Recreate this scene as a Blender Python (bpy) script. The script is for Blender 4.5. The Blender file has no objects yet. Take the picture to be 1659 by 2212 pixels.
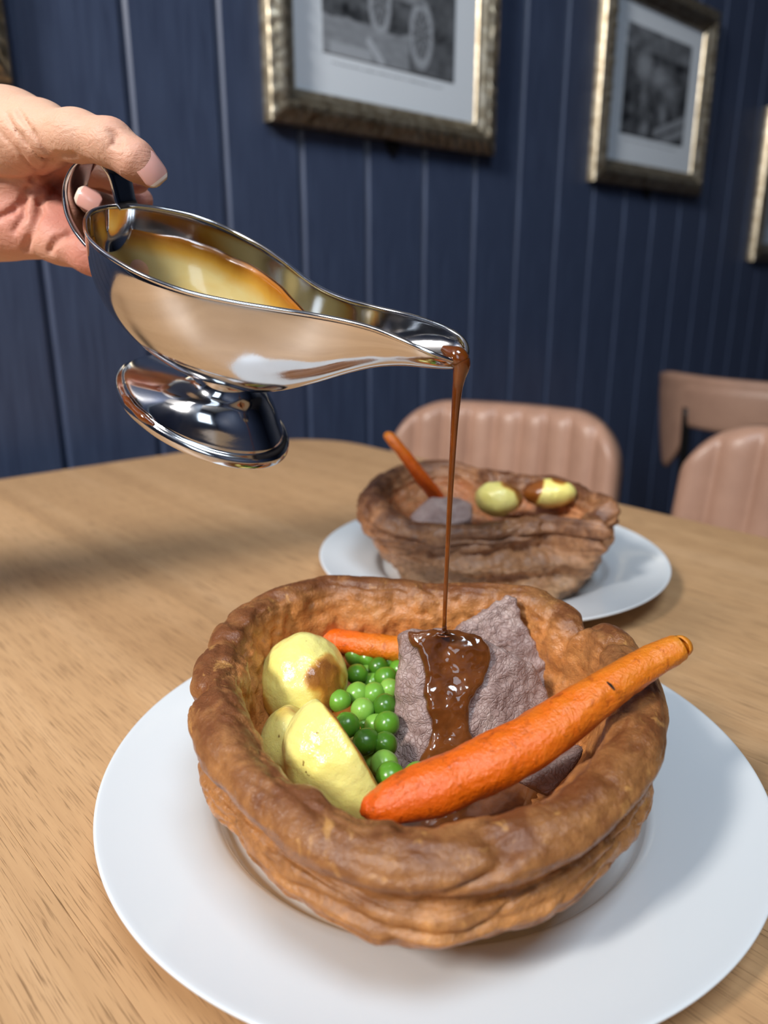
import bpy, bmesh, math, random
import numpy as np
from mathutils import Vector, Matrix, noise

# ------------------------------------------------------------------ camera, light, exposure
F_PX, W_PX, H_PX = 1660.0, 1659.0, 2212.0
TILT, AZIM = math.radians(17.2), math.radians(46.5)
CAM = np.array([0.0, 0.0, 0.232])                 # metres, table top is z = 0, floor z = -0.75
FH = np.array([math.cos(AZIM), math.sin(AZIM), 0.0])
RT = np.array([math.sin(AZIM), -math.cos(AZIM), 0.0])
FW = FH * math.cos(TILT) - np.array([0, 0, 1.0]) * math.sin(TILT)
UPV = FH * math.sin(TILT) + np.array([0, 0, 1.0]) * math.cos(TILT)
scene = bpy.context.scene
col = scene.collection

cam_d = bpy.data.cameras.new('camera')
cam_o = bpy.data.objects.new('camera', cam_d)
col.objects.link(cam_o)
cam_d.sensor_fit = 'HORIZONTAL'
cam_d.sensor_width = 36.0
cam_d.lens = 36.0 * F_PX / W_PX
cam_d.clip_start = 0.01
cam_d.dof.use_dof = True
cam_d.dof.focus_distance = 0.315
cam_d.dof.aperture_fstop = 9.5
M = Matrix(((RT[0], UPV[0], -FW[0], CAM[0]), (RT[1], UPV[1], -FW[1], CAM[1]), (RT[2], UPV[2], -FW[2], CAM[2]), (0, 0, 0, 1)))
cam_o.matrix_world = M
scene.camera = cam_o

world = bpy.data.worlds.new('world')
scene.world = world
world.use_nodes = True
world.node_tree.nodes['Background'].inputs[0].default_value = (0.62, 0.78, 1.0, 1)
world.node_tree.nodes['Background'].inputs[1].default_value = 1.0


def area_light(name, loc, target, sx, sy, power, colour):
    ld = bpy.data.lights.new(name, 'AREA')
    ld.shape = 'RECTANGLE'
    ld.size, ld.size_y, ld.energy, ld.color = sx, sy, power, colour
    lo = bpy.data.objects.new(name, ld)
    lo.location = loc
    lo.rotation_euler = (Vector(target) - Vector(loc)).to_track_quat('-Z', 'Y').to_euler()
    col.objects.link(lo)
    return lo


# daylight entering through the window in the left wall and the window behind the camera; added fill overhead
area_light('window_daylight', (-1.86, 0.16, 1.86), (0.0, 0.16, 1.86), 0.46, 0.60, 128.0, (1.0, 0.965, 0.915))
area_light('rear_window_daylight', (-1.86, -1.40, 1.15), (0.0, -1.40, 1.15), 1.2, 1.3, 12.0, (0.74, 0.87, 1.0))
area_light('overhead_fill', (-0.20, -0.72, 2.33), (-0.20, -0.72, 0.0), 0.9, 0.9, 44.0, (0.74, 0.87, 1.0))  # added cool fill over the table, the ceiling has no opening here

vs = scene.view_settings
scene.display_settings.display_device = 'sRGB'
vs.view_transform = 'Standard'
vs.look = 'None'
vs.exposure = 0.0
vs.gamma = 1.0
vs.use_curve_mapping = False
if hasattr(scene, 'cycles'):
    scene.cycles.max_bounces = 8
    scene.cycles.use_denoising = True
    scene.cycles.sample_clamp_indirect = 6.0
    scene.cycles.caustics_reflective = False
    scene.cycles.caustics_refractive = False


# ------------------------------------------------------------------ helpers
def ray(px, py):
    return FW + RT * (px - W_PX / 2) / F_PX - UPV * (py - H_PX / 2) / F_PX


def at(px, py, t):            # point of the place seen at that pixel, t metres deep
    return CAM + ray(px, py) * t


def on(px, py, z):            # the same on the level z
    d = ray(px, py)
    return CAM + d * (z - CAM[2]) / d[2]


def onplane(px, py, p0, n):
    d = ray(px, py)
    return CAM + d * (np.dot(p0 - CAM, n) / np.dot(d, n))


def lin(c):
    return c / 12.92 if c <= 0.04045 else ((c + 0.055) / 1.055) ** 2.4


def rgb(r, g, b):
    return (lin(r / 255), lin(g / 255), lin(b / 255), 1)


def tag(o, label, cat, group=None, kind=None):
    o['label'] = label
    o['category'] = cat
    if group:
        o['group'] = group
    if kind:
        o['kind'] = kind
    return o


def struct(o):
    o['kind'] = 'structure'
    return o


def empty(name, loc=(0, 0, 0)):
    o = bpy.data.objects.new(name, None)
    o.location = loc
    o.empty_display_size = 0.02
    col.objects.link(o)
    return o


def mesh_obj(name, verts, faces, mat, parent=None, smooth=True, loc=None):
    me = bpy.data.meshes.new(name)
    me.from_pydata([tuple(map(float, v)) for v in verts], [], [tuple(map(int, f)) for f in faces])
    me.update()
    if smooth:
        me.polygons.foreach_set('use_smooth', [True] * len(me.polygons))
    if mat:
        me.materials.append(mat)
    o = bpy.data.objects.new(name, me)
    col.objects.link(o)
    if loc is not None:
        o.location = loc
    if parent:
        o.parent = parent
        if parent.type == 'EMPTY':
            o.location = Vector(loc or (0, 0, 0)) - parent.location
    return o


def bm_obj(name, bm, mat, parent=None, smooth=False, loc=None):
    bmesh.ops.recalc_face_normals(bm, faces=bm.faces[:])
    me = bpy.data.meshes.new(name)
    bm.to_mesh(me)
    bm.free()
    if smooth:
        me.polygons.foreach_set('use_smooth', [True] * len(me.polygons))
    me.materials.append(mat)
    o = bpy.data.objects.new(name, me)
    col.objects.link(o)
    if loc is not None:
        o.location = loc
    if parent:
        o.parent = parent
        if parent.type == 'EMPTY':
            o.location = Vector(loc or (0, 0, 0)) - parent.location
    return o


def attr(o, name, vals):
    a = o.data.attributes.new(name, 'FLOAT', 'POINT')
    a.data.foreach_set('value', np.asarray(vals, dtype=np.float32))


def box_bm(lo, hi, bev=0.0, seg=2):
    bm = bmesh.new()
    vs_ = [bm.verts.new((x, y, z)) for x in (lo[0], hi[0]) for y in (lo[1], hi[1]) for z in (lo[2], hi[2])]
    for f in ((0, 1, 3, 2), (4, 6, 7, 5), (0, 4, 5, 1), (2, 3, 7, 6), (0, 2, 6, 4), (1, 5, 7, 3)):
        bm.faces.new([vs_[i] for i in f])
    if bev:
        bmesh.ops.bevel(bm, geom=bm.edges[:], offset=bev, segments=seg, affect='EDGES', profile=0.5)
    return bm


def box(name, lo, hi, mat, parent=None, bev=0.0, smooth=False):
    return bm_obj(name, box_bm(lo, hi, bev), mat, parent, smooth)


def prism_bm(poly, z0, z1, bev=0.0, seg=2):
    bm = bmesh.new()
    a = [bm.verts.new((x, y, z0)) for x, y in poly]
    b = [bm.verts.new((x, y, z1)) for x, y in poly]
    n = len(poly)
    bm.faces.new(a[::-1])
    top = bm.faces.new(b)
    for i in range(n):
        bm.faces.new((a[i], a[(i + 1) % n], b[(i + 1) % n], b[i]))
    if bev:
        bmesh.ops.bevel(bm, geom=list(top.edges), offset=bev, segments=seg, affect='EDGES', profile=0.5)
    return bm


def catmull(pts, n):
    """n samples along an open Catmull-Rom spline through pts (rows)."""
    P = np.asarray(pts, float)
    P = np.vstack([2 * P[0] - P[1], P, 2 * P[-1] - P[-2]])
    m = len(P) - 3
    out = []
    for u in np.linspace(0, m, n):
        i = min(int(u), m - 1)
        t = u - i
        a, b, c, d = P[i], P[i + 1], P[i + 2], P[i + 3]
        out.append(0.5 * (2 * b + (c - a) * t + (2 * a - 5 * b + 4 * c - d) * t * t + (3 * b - a - 3 * c + d) * t ** 3))
    return np.array(out)


def tube(name, pts, radii, mat, parent=None, nseg=80, nround=20, flat=1.0, wob=0.0, seed=0, capr=True):
    """round tube along a spline with radius per control point, ends rounded off"""
    P = catmull(pts, nseg)
    R = np.clip(catmull([[r] for r in radii], nseg)[:, 0], 1e-5, None)
    vs_, fs = [], []
    up = np.array([0, 0, 1.0])
    for i in range(nseg):
        t = P[min(i + 1, nseg - 1)] - P[max(i - 1, 0)]
        t = t / np.linalg.norm(t)
        u_ = up if abs(t[2]) < 0.9 else np.array([1.0, 0, 0])
        a = np.cross(t, u_)
        a /= np.linalg.norm(a)
        b = np.cross(a, t)
        for k in range(nround):
            th = 2 * math.pi * k / nround
            r = R[i]
            if wob:
                q = Vector((math.cos(th) * 0.6 + seed, math.sin(th) * 0.6, i / nseg * 9))
                r *= 1 + wob * noise.noise(q) + 0.45 * wob * noise.noise(q * 3.1) + 0.25 * wob * noise.noise(Vector((q.x * 4, q.y * 4, q.z * 9)))
            vs_.append(P[i] + a * math.cos(th) * r + b * math.sin(th) * r * flat)
    for i in range(nseg - 1):
        for k in range(nround):
            k2 = (k + 1) % nround
            fs.append((i * nround + k, i * nround + k2, (i + 1) * nround + k2, (i + 1) * nround + k))
    vs_.append(P[0]); vs_.append(P[-1])
    c0, c1 = len(vs_) - 2, len(vs_) - 1
    for k in range(nround):
        k2 = (k + 1) % nround
        fs.append((c0, k2, k))
        fs.append((c1, (nseg - 1) * nround + k, (nseg - 1) * nround + k2))
    return mesh_obj(name, vs_, fs, mat, parent)


def lathe(name, prof, mat, parent=None, n=160, loc=None, centre=(0, 0)):
    vs_, fs = [], []
    m = len(prof)
    for k in range(n):
        th = 2 * math.pi * k / n
        for r, z in prof:
            vs_.append((centre[0] + r * math.cos(th), centre[1] + r * math.sin(th), z))
    for k in range(n):
        k2 = (k + 1) % n
        for j in range(m - 1):
            fs.append((k * m + j, k2 * m + j, k2 * m + j + 1, k * m + j + 1))
    o = mesh_obj(name, vs_, fs, mat, parent, loc=loc)
    bm = bmesh.new(); bm.from_mesh(o.data)
    bmesh.ops.remove_doubles(bm, verts=bm.verts[:], dist=1e-6)
    bmesh.ops.recalc_face_normals(bm, faces=bm.faces[:])
    bm.to_mesh(o.data); bm.free()
    return o


# ---- signed-distance shapes turned into one continuous mesh (surface nets)
class Field:
    def __init__(self, lo, hi, h):
        self.lo, self.h = np.array(lo, float), h
        n = np.ceil((np.array(hi) - self.lo) / h).astype(int) + 1
        self.n = n
        self.ax = [self.lo[i] + h * np.arange(n[i]) for i in range(3)]
        self.v = np.full(n, 0.05, np.float32)

    def sub(self, lo, hi):
        a = np.clip(np.floor((np.array(lo) - self.lo) / self.h).astype(int), 0, self.n - 1)
        b = np.clip(np.ceil((np.array(hi) - self.lo) / self.h).astype(int) + 1, a + 1, self.n)
        sl = tuple(slice(a[i], b[i]) for i in range(3))
        X, Y, Z = np.meshgrid(*[self.ax[i][sl[i]] for i in range(3)], indexing='ij', sparse=True)
        return sl, X, Y, Z

    def cap_d(self, a, b, ra, rb, X, Y, Z):
        a, b = np.array(a), np.array(b)
        d = b - a
        L = max(float(d @ d), 1e-12)
        t = np.clip(((X - a[0]) * d[0] + (Y - a[1]) * d[1] + (Z - a[2]) * d[2]) / L, 0, 1)
        return np.sqrt((X - a[0] - t * d[0]) ** 2 + (Y - a[1] - t * d[1]) ** 2 + (Z - a[2] - t * d[2]) ** 2) - (ra + (rb - ra) * t)

    def capsule(self, a, b, ra, rb, k=0.004):
        m = max(ra, rb) + 0.02
        sl, X, Y, Z = self.sub(np.minimum(a, b) - m, np.maximum(a, b) + m)
        d = self.cap_d(a, b, ra, rb, X, Y, Z)
        v = self.v[sl]
        h = np.clip(0.5 + 0.5 * (v - d) / k, 0, 1)
        self.v[sl] = v + (d - v) * h - k * h * (1 - h)

    def groove(self, a, b, r, k=0.002):
        m = r + 0.01
        sl, X, Y, Z = self.sub(np.minimum(a, b) - m, np.maximum(a, b) + m)
        d = -self.cap_d(a, b, r, r, X, Y, Z)
        v = self.v[sl]
        h = np.clip(0.5 - 0.5 * (v - d) / k, 0, 1)
        self.v[sl] = v + (d - v) * h + k * h * (1 - h)

    def mesh(self, name, mat, parent=None):
        v = self.v
        ins = v < 0
        nx, ny, nz = v.shape
        cnt = np.zeros((nx - 1, ny - 1, nz - 1), np.int8)
        acc = np.zeros((nx - 1, ny - 1, nz - 1, 3), np.float32)
        for axis in range(3):
            o1, o2 = [i for i in range(3) if i != axis]
            for da in (0, 1):
                for db in (0, 1):
                    s0 = [None] * 3
                    s1 = [None] * 3
                    s0[axis], s1[axis] = slice(0, v.shape[axis] - 1), slice(1, v.shape[axis])
                    for o_, dd in ((o1, da), (o2, db)):
                        s0[o_] = s1[o_] = slice(dd, v.shape[o_] - 1 + dd)
                    A, B = v[tuple(s0)], v[tuple(s1)]
                    cr = (A < 0) != (B < 0)
                    t = np.where(cr, A / np.where(cr, A - B, 1), 0)
                    cnt += cr
                    acc[..., axis] += np.where(cr, t, 0)
                    acc[..., o1] += cr * da
                    acc[..., o2] += cr * db
        idx = np.full(cnt.shape, -1, np.int64)
        act = np.argwhere(cnt > 0)
        idx[tuple(act.T)] = np.arange(len(act))
        P = self.lo + self.h * (act + acc[tuple(act.T)] / cnt[tuple(act.T)][:, None])
        faces = []
        for axis in range(3):
            o1, o2 = (axis + 1) % 3, (axis + 2) % 3
            s0 = [slice(1, -1)] * 3
            s1 = [slice(1, -1)] * 3
            s0[axis], s1[axis] = slice(0, v.shape[axis] - 1), slice(1, v.shape[axis])
            A, B = ins[tuple(s0)], ins[tuple(s1)]
            e = np.argwhere(A != B)
            flip = A[tuple(e.T)]
            base = e.copy()
            base[:, o1] += 1
            base[:, o2] += 1
            q = []
            for d1, d2 in ((-1, -1), (0, -1), (0, 0), (-1, 0)):
                c = base.copy()
                c[:, o1] += d1
                c[:, o2] += d2
                q.append(idx[tuple(c.T)])
            q = np.stack(q, 1)
            q[~flip] = q[~flip][:, ::-1]
            faces.append(q)
        Q = np.vstack(faces)
        me = bpy.data.meshes.new(name)
        me.vertices.add(len(P)); me.vertices.foreach_set('co', P.astype(np.float32).ravel())
        me.loops.add(Q.size); me.loops.foreach_set('vertex_index', Q.astype(np.int32).ravel())
        me.polygons.add(len(Q))
        me.polygons.foreach_set('loop_start', np.arange(0, Q.size, 4, dtype=np.int32))
        me.polygons.foreach_set('use_smooth', [True] * len(Q))
        me.update(calc_edges=True)
        me.materials.append(mat)
        o = bpy.data.objects.new(name, me)
        col.objects.link(o)
        if parent:
            o.parent = parent
            o.location = -parent.location
        o['_pts'] = 0
        del o['_pts']
        return o, P


def pnoise(P, s, seed=0.0, oct_=1):
    out = np.zeros(len(P))
    for i, p in enumerate(P):
        q = Vector((p[0] * s + seed, p[1] * s - seed, p[2] * s + 2 * seed))
        out[i] = noise.fractal(q, 1.0, 2.0, oct_) if oct_ > 1 else noise.noise(q)
    return out


# ------------------------------------------------------------------ materials
class N:
    def __init__(self, name):
        self.m = bpy.data.materials.new(name)
        self.m.use_nodes = True
        self.t = self.m.node_tree
        self.b = self.t.nodes['Principled BSDF']
        self.co = None

    def add(self, typ, **kw):
        n = self.t.nodes.new(typ)
        for k, v in kw.items():
            if k.startswith('_'):
                setattr(n, k[1:], v)
            else:
                n.inputs[k.replace('__', ' ')].default_value = v
        return n

    def link(self, a, b):
        self.t.links.new(a, b)

    def set(self, **kw):
        for k, v in kw.items():
            self.b.inputs[k.replace('__', ' ')].default_value = v
        return self

    def coord(self, scale=(1, 1, 1), rot=(0, 0, 0)):
        if self.co is None:
            self.co = self.t.nodes.new('ShaderNodeTexCoord')
        mp = self.t.nodes.new('ShaderNodeMapping')
        mp.inputs['Scale'].default_value = scale
        mp.inputs['Rotation'].default_value = rot
        self.link(self.co.outputs['Object'], mp.inputs['Vector'])
        return mp.outputs['Vector']

    def noise(self, vec, scale, detail=4, rough=0.55, dist=0.0):
        n = self.add('ShaderNodeTexNoise', Scale=scale, Detail=detail, Roughness=rough, Distortion=dist)
        self.link(vec, n.inputs['Vector'])
        return n.outputs['Fac']

    def ramp(self, fac, stops, interp='LINEAR'):
        n = self.t.nodes.new('ShaderNodeValToRGB')
        n.color_ramp.interpolation = interp
        e = n.color_ramp.elements
        while len(e) < len(stops):
            e.new(0.5)
        for el, (p, c) in zip(e, stops):
            el.position = p
            el.color = c if len(c) == 4 else (*c, 1)
        self.link(fac, n.inputs['Fac'])
        return n.outputs['Color']

    def mix(self, fac, a, b, blend='MIX'):
        n = self.t.nodes.new('ShaderNodeMix')
        n.data_type = 'RGBA'
        n.blend_type = blend
        for s, v in ((n.inputs['Factor'], fac), (n.inputs['A'], a), (n.inputs['B'], b)):
            pass
        ins = {'f': n.inputs[0], 'a': n.inputs[6], 'b': n.inputs[7]}
        for k, v in (('f', fac), ('a', a), ('b', b)):
            if hasattr(v, 'is_output'):
                self.link(v, ins[k])
            else:
                ins[k].default_value = v
        return n.outputs[2]

    def attr(self, name):
        n = self.add('ShaderNodeAttribute', _attribute_name=name)
        return n.outputs['Fac']

    def math(self, op, a, b=0.0, c=0.0):
        n = self.add('ShaderNodeMath', _operation=op)
        for i, v in enumerate((a, b, c)):
            if hasattr(v, 'is_output'):
                self.link(v, n.inputs[i])
            else:
                n.inputs[i].default_value = v
        return n.outputs[0]

    def bump(self, h, strength=0.3, dist=0.001, prev=None):
        n = self.add('ShaderNodeBump', Strength=strength, Distance=dist)
        self.link(h, n.inputs['Height'])
        if prev is not None:
            self.link(prev, n.inputs['Normal'])
        return n.outputs['Normal']

    def out(self, colour=None, rough=None, normal=None):
        for s, v in (('Base Color', colour), ('Roughness', rough), ('Normal', normal)):
            if v is None:
                continue
            if hasattr(v, 'is_output'):
                self.link(v, self.b.inputs[s])
            else:
                self.b.inputs[s].default_value = v
        return self.m


def simple(name, c, rough=0.5, **kw):
    n = N(name)
    n.set(**kw)
    return n.out(c, rough)


BW = (0, 0, 0, 1), (1, 1, 1, 1)


def wood_mat(name, c0, c1, c2, along='y', rough=0.42):
    n = N(name)
    sc = {'y': (1, 0.035, 1), 'x': (0.035, 1, 1), 'z': (1, 1, 0.035)}[along]
    v = n.coord(sc)
    broad = n.noise(v, 30, 5, 0.6, 0.25)
    fine = n.noise(v, 420, 4, 0.6)
    v2 = n.coord({'y': (1, 0.022, 1), 'x': (0.022, 1, 1), 'z': (1, 1, 0.022)}[along])
    pores = n.noise(v2, 1500, 3, 0.6, 0.1)
    base = n.ramp(broad, [(0.30, c0), (0.5, c1), (0.68, c2)])
    base = n.mix(n.ramp(fine, [(0.35, (0.0, 0, 0, 1)), (0.75, (0.5, 0.5, 0.5, 1))]), base, c0)
    pm = n.ramp(pores, [(0.54, (0, 0, 0, 1)), (0.66, (0.75, 0.75, 0.75, 1))])
    dark = (c0[0] * 0.42, c0[1] * 0.38, c0[2] * 0.34, 1)
    base = n.mix(pm, base, dark)
    oi = n.t.nodes.new('ShaderNodeObjectInfo')
    hs = n.add('ShaderNodeHueSaturation')
    val = n.math('MULTIPLY_ADD', oi.outputs['Random'], 0.16, 0.92)
    n.link(val, hs.inputs['Value'])
    n.link(base, hs.inputs['Color'])
    nm = n.bump(pm, 0.25, 0.0003)
    nm = n.bump(fine, 0.15, 0.0003, nm)
    n.set(Specular__IOR__Level=0.42)
    return n.out(hs.outputs['Color'], rough, nm)


M_wood = wood_mat('oak_wood', rgb(184, 143, 102), rgb(200, 158, 114), rgb(210, 169, 126))
M_darkwood = wood_mat('floor_wood', rgb(78, 56, 40), rgb(98, 72, 52), rgb(112, 84, 62), along='x', rough=0.5)


def navy_mat():
    n = N('navy_paint')
    v = n.coord((1, 1, 0.06))
    g = n.noise(v, 130, 5, 0.65, 0.6)
    g2 = n.noise(v, 40, 3, 0.5)
    c = n.ramp(g, [(0.3, rgb(49, 59, 83)), (0.7, rgb(65, 77, 103))])
    nm = n.bump(g, 0.35, 0.0012)
    nm = n.bump(g2, 0.2, 0.001, nm)
    n.set(Specular__IOR__Level=0.5)
    return n.out(c, 0.46, nm)


M_navy = navy_mat()
M_plaster = simple('cream_plaster', rgb(196, 192, 184), 0.9)
M_ceil = simple('ceiling_paint', rgb(150, 150, 150), 0.9)
M_winframe = simple('window_paint', rgb(220, 220, 216), 0.5)
M_glass = simple('window_glass', (1, 1, 1, 1), 0.02, Transmission__Weight=1.0, IOR=1.05)
M_porcelain = simple('white_porcelain', rgb(219, 222, 224), 0.16, Specular__IOR__Level=0.5, Coat__Weight=0.3, Coat__Roughness=0.05)


def steel_mat():
    n = N('polished_steel')
    v = n.coord((1, 1, 1))
    g = n.noise(v, 60, 6, 0.65)
    r = n.ramp(g, [(0.3, (0.07, 0.07, 0.07, 1)), (0.75, (0.17, 0.17, 0.17, 1))])
    v2 = n.coord((1, 0.08, 1), (0, 0.5, 0.4))
    sc = n.noise(v2, 900, 2, 0.5)
    nm = n.bump(sc, 0.03, 0.0002)
    n.set(Metallic=1.0)
    return n.out(rgb(208, 207, 208), r, nm)


M_steel = steel_mat()


def pudding_mat(name, top, mid, gold, inner, dark):
    n = N(name)
    v = n.coord((1, 1, 1))
    bake = n.attr('bake')
    inn = n.attr('inner')
    a = n.noise(v, 55, 6, 0.6, 0.5)
    b = n.noise(v, 260, 5, 0.65)
    c = n.noise(v, 1100, 3, 0.6)
    f = n.math('ADD', bake, n.math('MULTIPLY_ADD', a, 1.3, -0.68))
    base = n.ramp(f, [(0.05, gold), (0.38, mid), (0.66, top), (0.98, dark)])
    base = n.mix(inn, base, n.ramp(a, [(0.3, inner), (0.7, mid)]))
    base = n.mix(n.ramp(b, [(0.44, (0, 0, 0, 1)), (0.70, (0.75, 0.75, 0.75, 1))]), base, n.mix(0.7, base, dark))
    spots = n.ramp(n.noise(v, 120, 4, 0.6, 1.0), [(0.62, (0, 0, 0, 1)), (0.74, (0.5, 0.5, 0.5, 1))])
    base = n.mix(spots, base, gold)
    nm = n.bump(b, 0.6, 0.0016)
    nm = n.bump(c, 0.45, 0.0005, nm)
    rr = n.ramp(a, [(0.3, (0.22, 0.22, 0.22, 1)), (0.75, (0.36, 0.36, 0.36, 1))])
    n.set(Specular__IOR__Level=0.5, Subsurface__Weight=0.08, Subsurface__Radius=(1.0, 0.5, 0.2), Subsurface__Scale=0.003)
    return n.out(base, rr, nm)


M_pud = pudding_mat('pudding_crust', rgb(170, 116, 68), rgb(200, 138, 80), rgb(230, 172, 98), rgb(204, 126, 64), rgb(116, 68, 36))
M_pud2 = pudding_mat('pudding_crust_pale', rgb(166, 116, 80), rgb(192, 138, 96), rgb(206, 158, 116), rgb(190, 116, 70), rgb(96, 58, 36))


def potato_mat():
    n = N('roast_potato')
    v = n.coord((1, 1, 1))
    br = n.attr('brown')
    a = n.noise(v, 90, 5, 0.6, 0.3)
    b = n.noise(v, 420, 4, 0.6)
    f = n.math('ADD', br, n.math('MULTIPLY_ADD', a, 0.6, -0.3))
    base = n.ramp(f, [(0.12, rgb(240, 225, 126)), (0.35, rgb(226, 194, 92)), (0.6, rgb(200, 136, 48)), (0.95, rgb(134, 74, 24))])
    pale = n.ramp(n.noise(v, 45, 3, 0.5), [(0.4, (0, 0, 0, 1)), (0.7, (0.5, 0.5, 0.5, 1))])
    base = n.mix(n.math('MULTIPLY', pale, n.math('SUBTRACT', 1.0, br)), base, rgb(238, 228, 156))
    spk = n.ramp(n.noise(v, 330, 2, 0.5), [(0.72, (0, 0, 0, 1)), (0.78, (0.8, 0.8, 0.8, 1))])
    base = n.mix(spk, base, rgb(120, 78, 30))
    nm = n.bump(b, 0.45, 0.0007)
    nm = n.bump(a, 0.35, 0.002, nm)
    n.set(Specular__IOR__Level=0.65, Subsurface__Weight=0.25, Subsurface__Radius=(1.0, 0.7, 0.25), Subsurface__Scale=0.004)
    return n.out(base, 0.2, nm)


M_pot = potato_mat()


def carrot_mat(name, c0, c1, c2):
    n = N(name)
    v = n.coord((1, 1, 1))
    u = n.attr('along')
    a = n.noise(v, 120, 5, 0.6, 0.5)
    b = n.noise(v, 520, 4, 0.65)
    f = n.math('ADD', u, n.math('MULTIPLY_ADD', a, 0.5, -0.25))
    base = n.ramp(f, [(0.0, c0), (0.45, c1), (0.95, c2)])
    spk = n.ramp(n.noise(v, 210, 4, 0.6, 0.8), [(0.57, (0, 0, 0, 1)), (0.70, (0.7, 0.7, 0.7, 1))])
    base = n.mix(spk, base, rgb(158, 64, 16))
    nm = n.bump(b, 0.8, 0.0009)
    nm = n.bump(a, 0.5, 0.002, nm)
    n.set(Specular__IOR__Level=0.55, Subsurface__Weight=0.2, Subsurface__Radius=(1.0, 0.35, 0.1), Subsurface__Scale=0.004)
    return n.out(base, 0.24, nm)


M_carrot = carrot_mat('roast_carrot', rgb(220, 88, 22), rgb(228, 104, 14), rgb(216, 132, 34))


def pea_mat():
    n = N('green_pea')
    v = n.coord((1, 1, 1))
    oi = n.t.nodes.new('ShaderNodeObjectInfo')
    c = n.ramp(oi.outputs['Random'], [(0.0, rgb(66, 112, 26)), (0.55, rgb(98, 154, 42)), (1.0, rgb(136, 182, 76))])
    b = n.noise(v, 300, 3, 0.5)
    nm = n.bump(b, 0.12, 0.0006)
    n.set(Specular__IOR__Level=0.55, Subsurface__Weight=0.25, Subsurface__Radius=(0.4, 1.0, 0.2), Subsurface__Scale=0.002)
    return n.out(c, 0.25, nm)


M_pea = pea_mat()


def beef_mat():
    n = N('roast_beef')
    v = n.coord((1, 1, 1))
    vd = n.noise(v, 60, 3, 0.5)
    wp = n.add('ShaderNodeVectorMath', _operation='ADD')
    ns = n.add('ShaderNodeTexNoise', Scale=90.0, Detail=3.0)
    n.link(v, ns.inputs['Vector'])
    mul = n.add('ShaderNodeVectorMath', _operation='SCALE')
    n.link(ns.outputs['Color'], mul.inputs[0])
    mul.inputs['Scale'].default_value = 0.014
    n.link(v, wp.inputs[0]); n.link(mul.outputs[0], wp.inputs[1])
    vor = n.add('ShaderNodeTexVoronoi', Scale=400.0, _feature='DISTANCE_TO_EDGE')
    n.link(wp.outputs[0], vor.inputs['Vector'])
    edge = n.ramp(vor.outputs['Distance'], [(0.0, (0, 0, 0, 1)), (0.16, (1, 1, 1, 1))])
    a = n.noise(v, 70, 5, 0.6, 0.3)
    b = n.noise(v, 480, 4, 0.65)
    base = n.ramp(a, [(0.3, rgb(136, 108, 100)), (0.5, rgb(164, 137, 129)), (0.72, rgb(186, 162, 152))])
    base = n.mix(n.math('MULTIPLY', n.math('SUBTRACT', 1.0, edge), 0.20), base, rgb(104, 76, 70))
    nm = n.bump(edge, 0.55, 0.0005)
    nm = n.bump(b, 0.5, 0.0008, nm)
    n.set(Specular__IOR__Level=0.5, Subsurface__Weight=0.1, Subsurface__Radius=(1.0, 0.5, 0.4), Subsurface__Scale=0.003)
    return n.out(base, 0.42, nm)


M_beef = beef_mat()


def gravy_mat(name, c0, c1, rough=0.1, trans=0.0):
    n = N(name)
    v = n.coord((1, 1, 1))
    a = n.noise(v, 80, 4, 0.6, 0.4)
    nm = n.bump(n.noise(v, 130, 2, 0.5), 0.12, 0.0012)
    n.set(Specular__IOR__Level=0.6, Coat__Weight=0.6, Coat__Roughness=0.04, Subsurface__Weight=0.2,
          Subsurface__Radius=(1.0, 0.4, 0.1), Subsurface__Scale=0.003, Transmission__Weight=trans)
    return n.out(n.ramp(a, [(0.3, c0), (0.7, c1)]), rough, nm)


M_gravy = gravy_mat('gravy', rgb(82, 42, 16), rgb(118, 66, 28))
M_stream = gravy_mat('gravy_amber', rgb(92, 44, 9), rgb(120, 60, 14))


def film_mat():
    n = N('gravy_film')
    v = n.coord((1, 1, 1))
    e = n.attr('edge')
    a = n.noise(v, 60, 5, 0.6, 0.6)
    f = n.math('ADD', e, n.math('MULTIPLY_ADD', a, 0.5, -0.25))
    c = n.ramp(f, [(0.0, rgb(188, 168, 112)), (0.45, rgb(186, 140, 56)), (0.9, rgb(156, 92, 16))])
    n.set(Specular__IOR__Level=0.6, Coat__Weight=0.5)
    return n.out(c, 0.16, n.bump(a, 0.2, 0.001))


M_film = film_mat()


def skin_mat():
    n = N('skin')
    v = n.coord((1, 1, 1))
    fl = n.attr('flush')
    a = n.noise(v, 45, 4, 0.6)
    f = n.math('ADD', fl, n.math('MULTIPLY_ADD', a, 0.5, -0.25))
    c = n.ramp(f, [(0.0, rgb(204, 162, 137)), (0.5, rgb(202, 146, 126)), (1.0, rgb(190, 116, 103))])
    vor = n.add('ShaderNodeTexVoronoi', Scale=620.0, _feature='DISTANCE_TO_EDGE')
    n.link(v, vor.inputs['Vector'])
    v2 = n.coord((1.0, 1.0, 1.0), (0.3, 0.5, 0.8))
    st = n.coord((0.25, 0.8, 1.0), (0.2, 0.4, 0.9))
    cr = n.noise(st, 260, 4, 0.6, 0.8)
    nm = n.bump(vor.outputs['Distance'], 0.25, 0.0004)
    nm = n.bump(cr, 0.7, 0.0011, nm)
    nm = n.bump(n.noise(v2, 700, 3, 0.6), 0.2, 0.0004, nm)
    n.set(Specular__IOR__Level=0.3, Subsurface__Weight=0.3, Subsurface__Radius=(1.0, 0.4, 0.25), Subsurface__Scale=0.005)
    return n.out(c, 0.5, nm)


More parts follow.
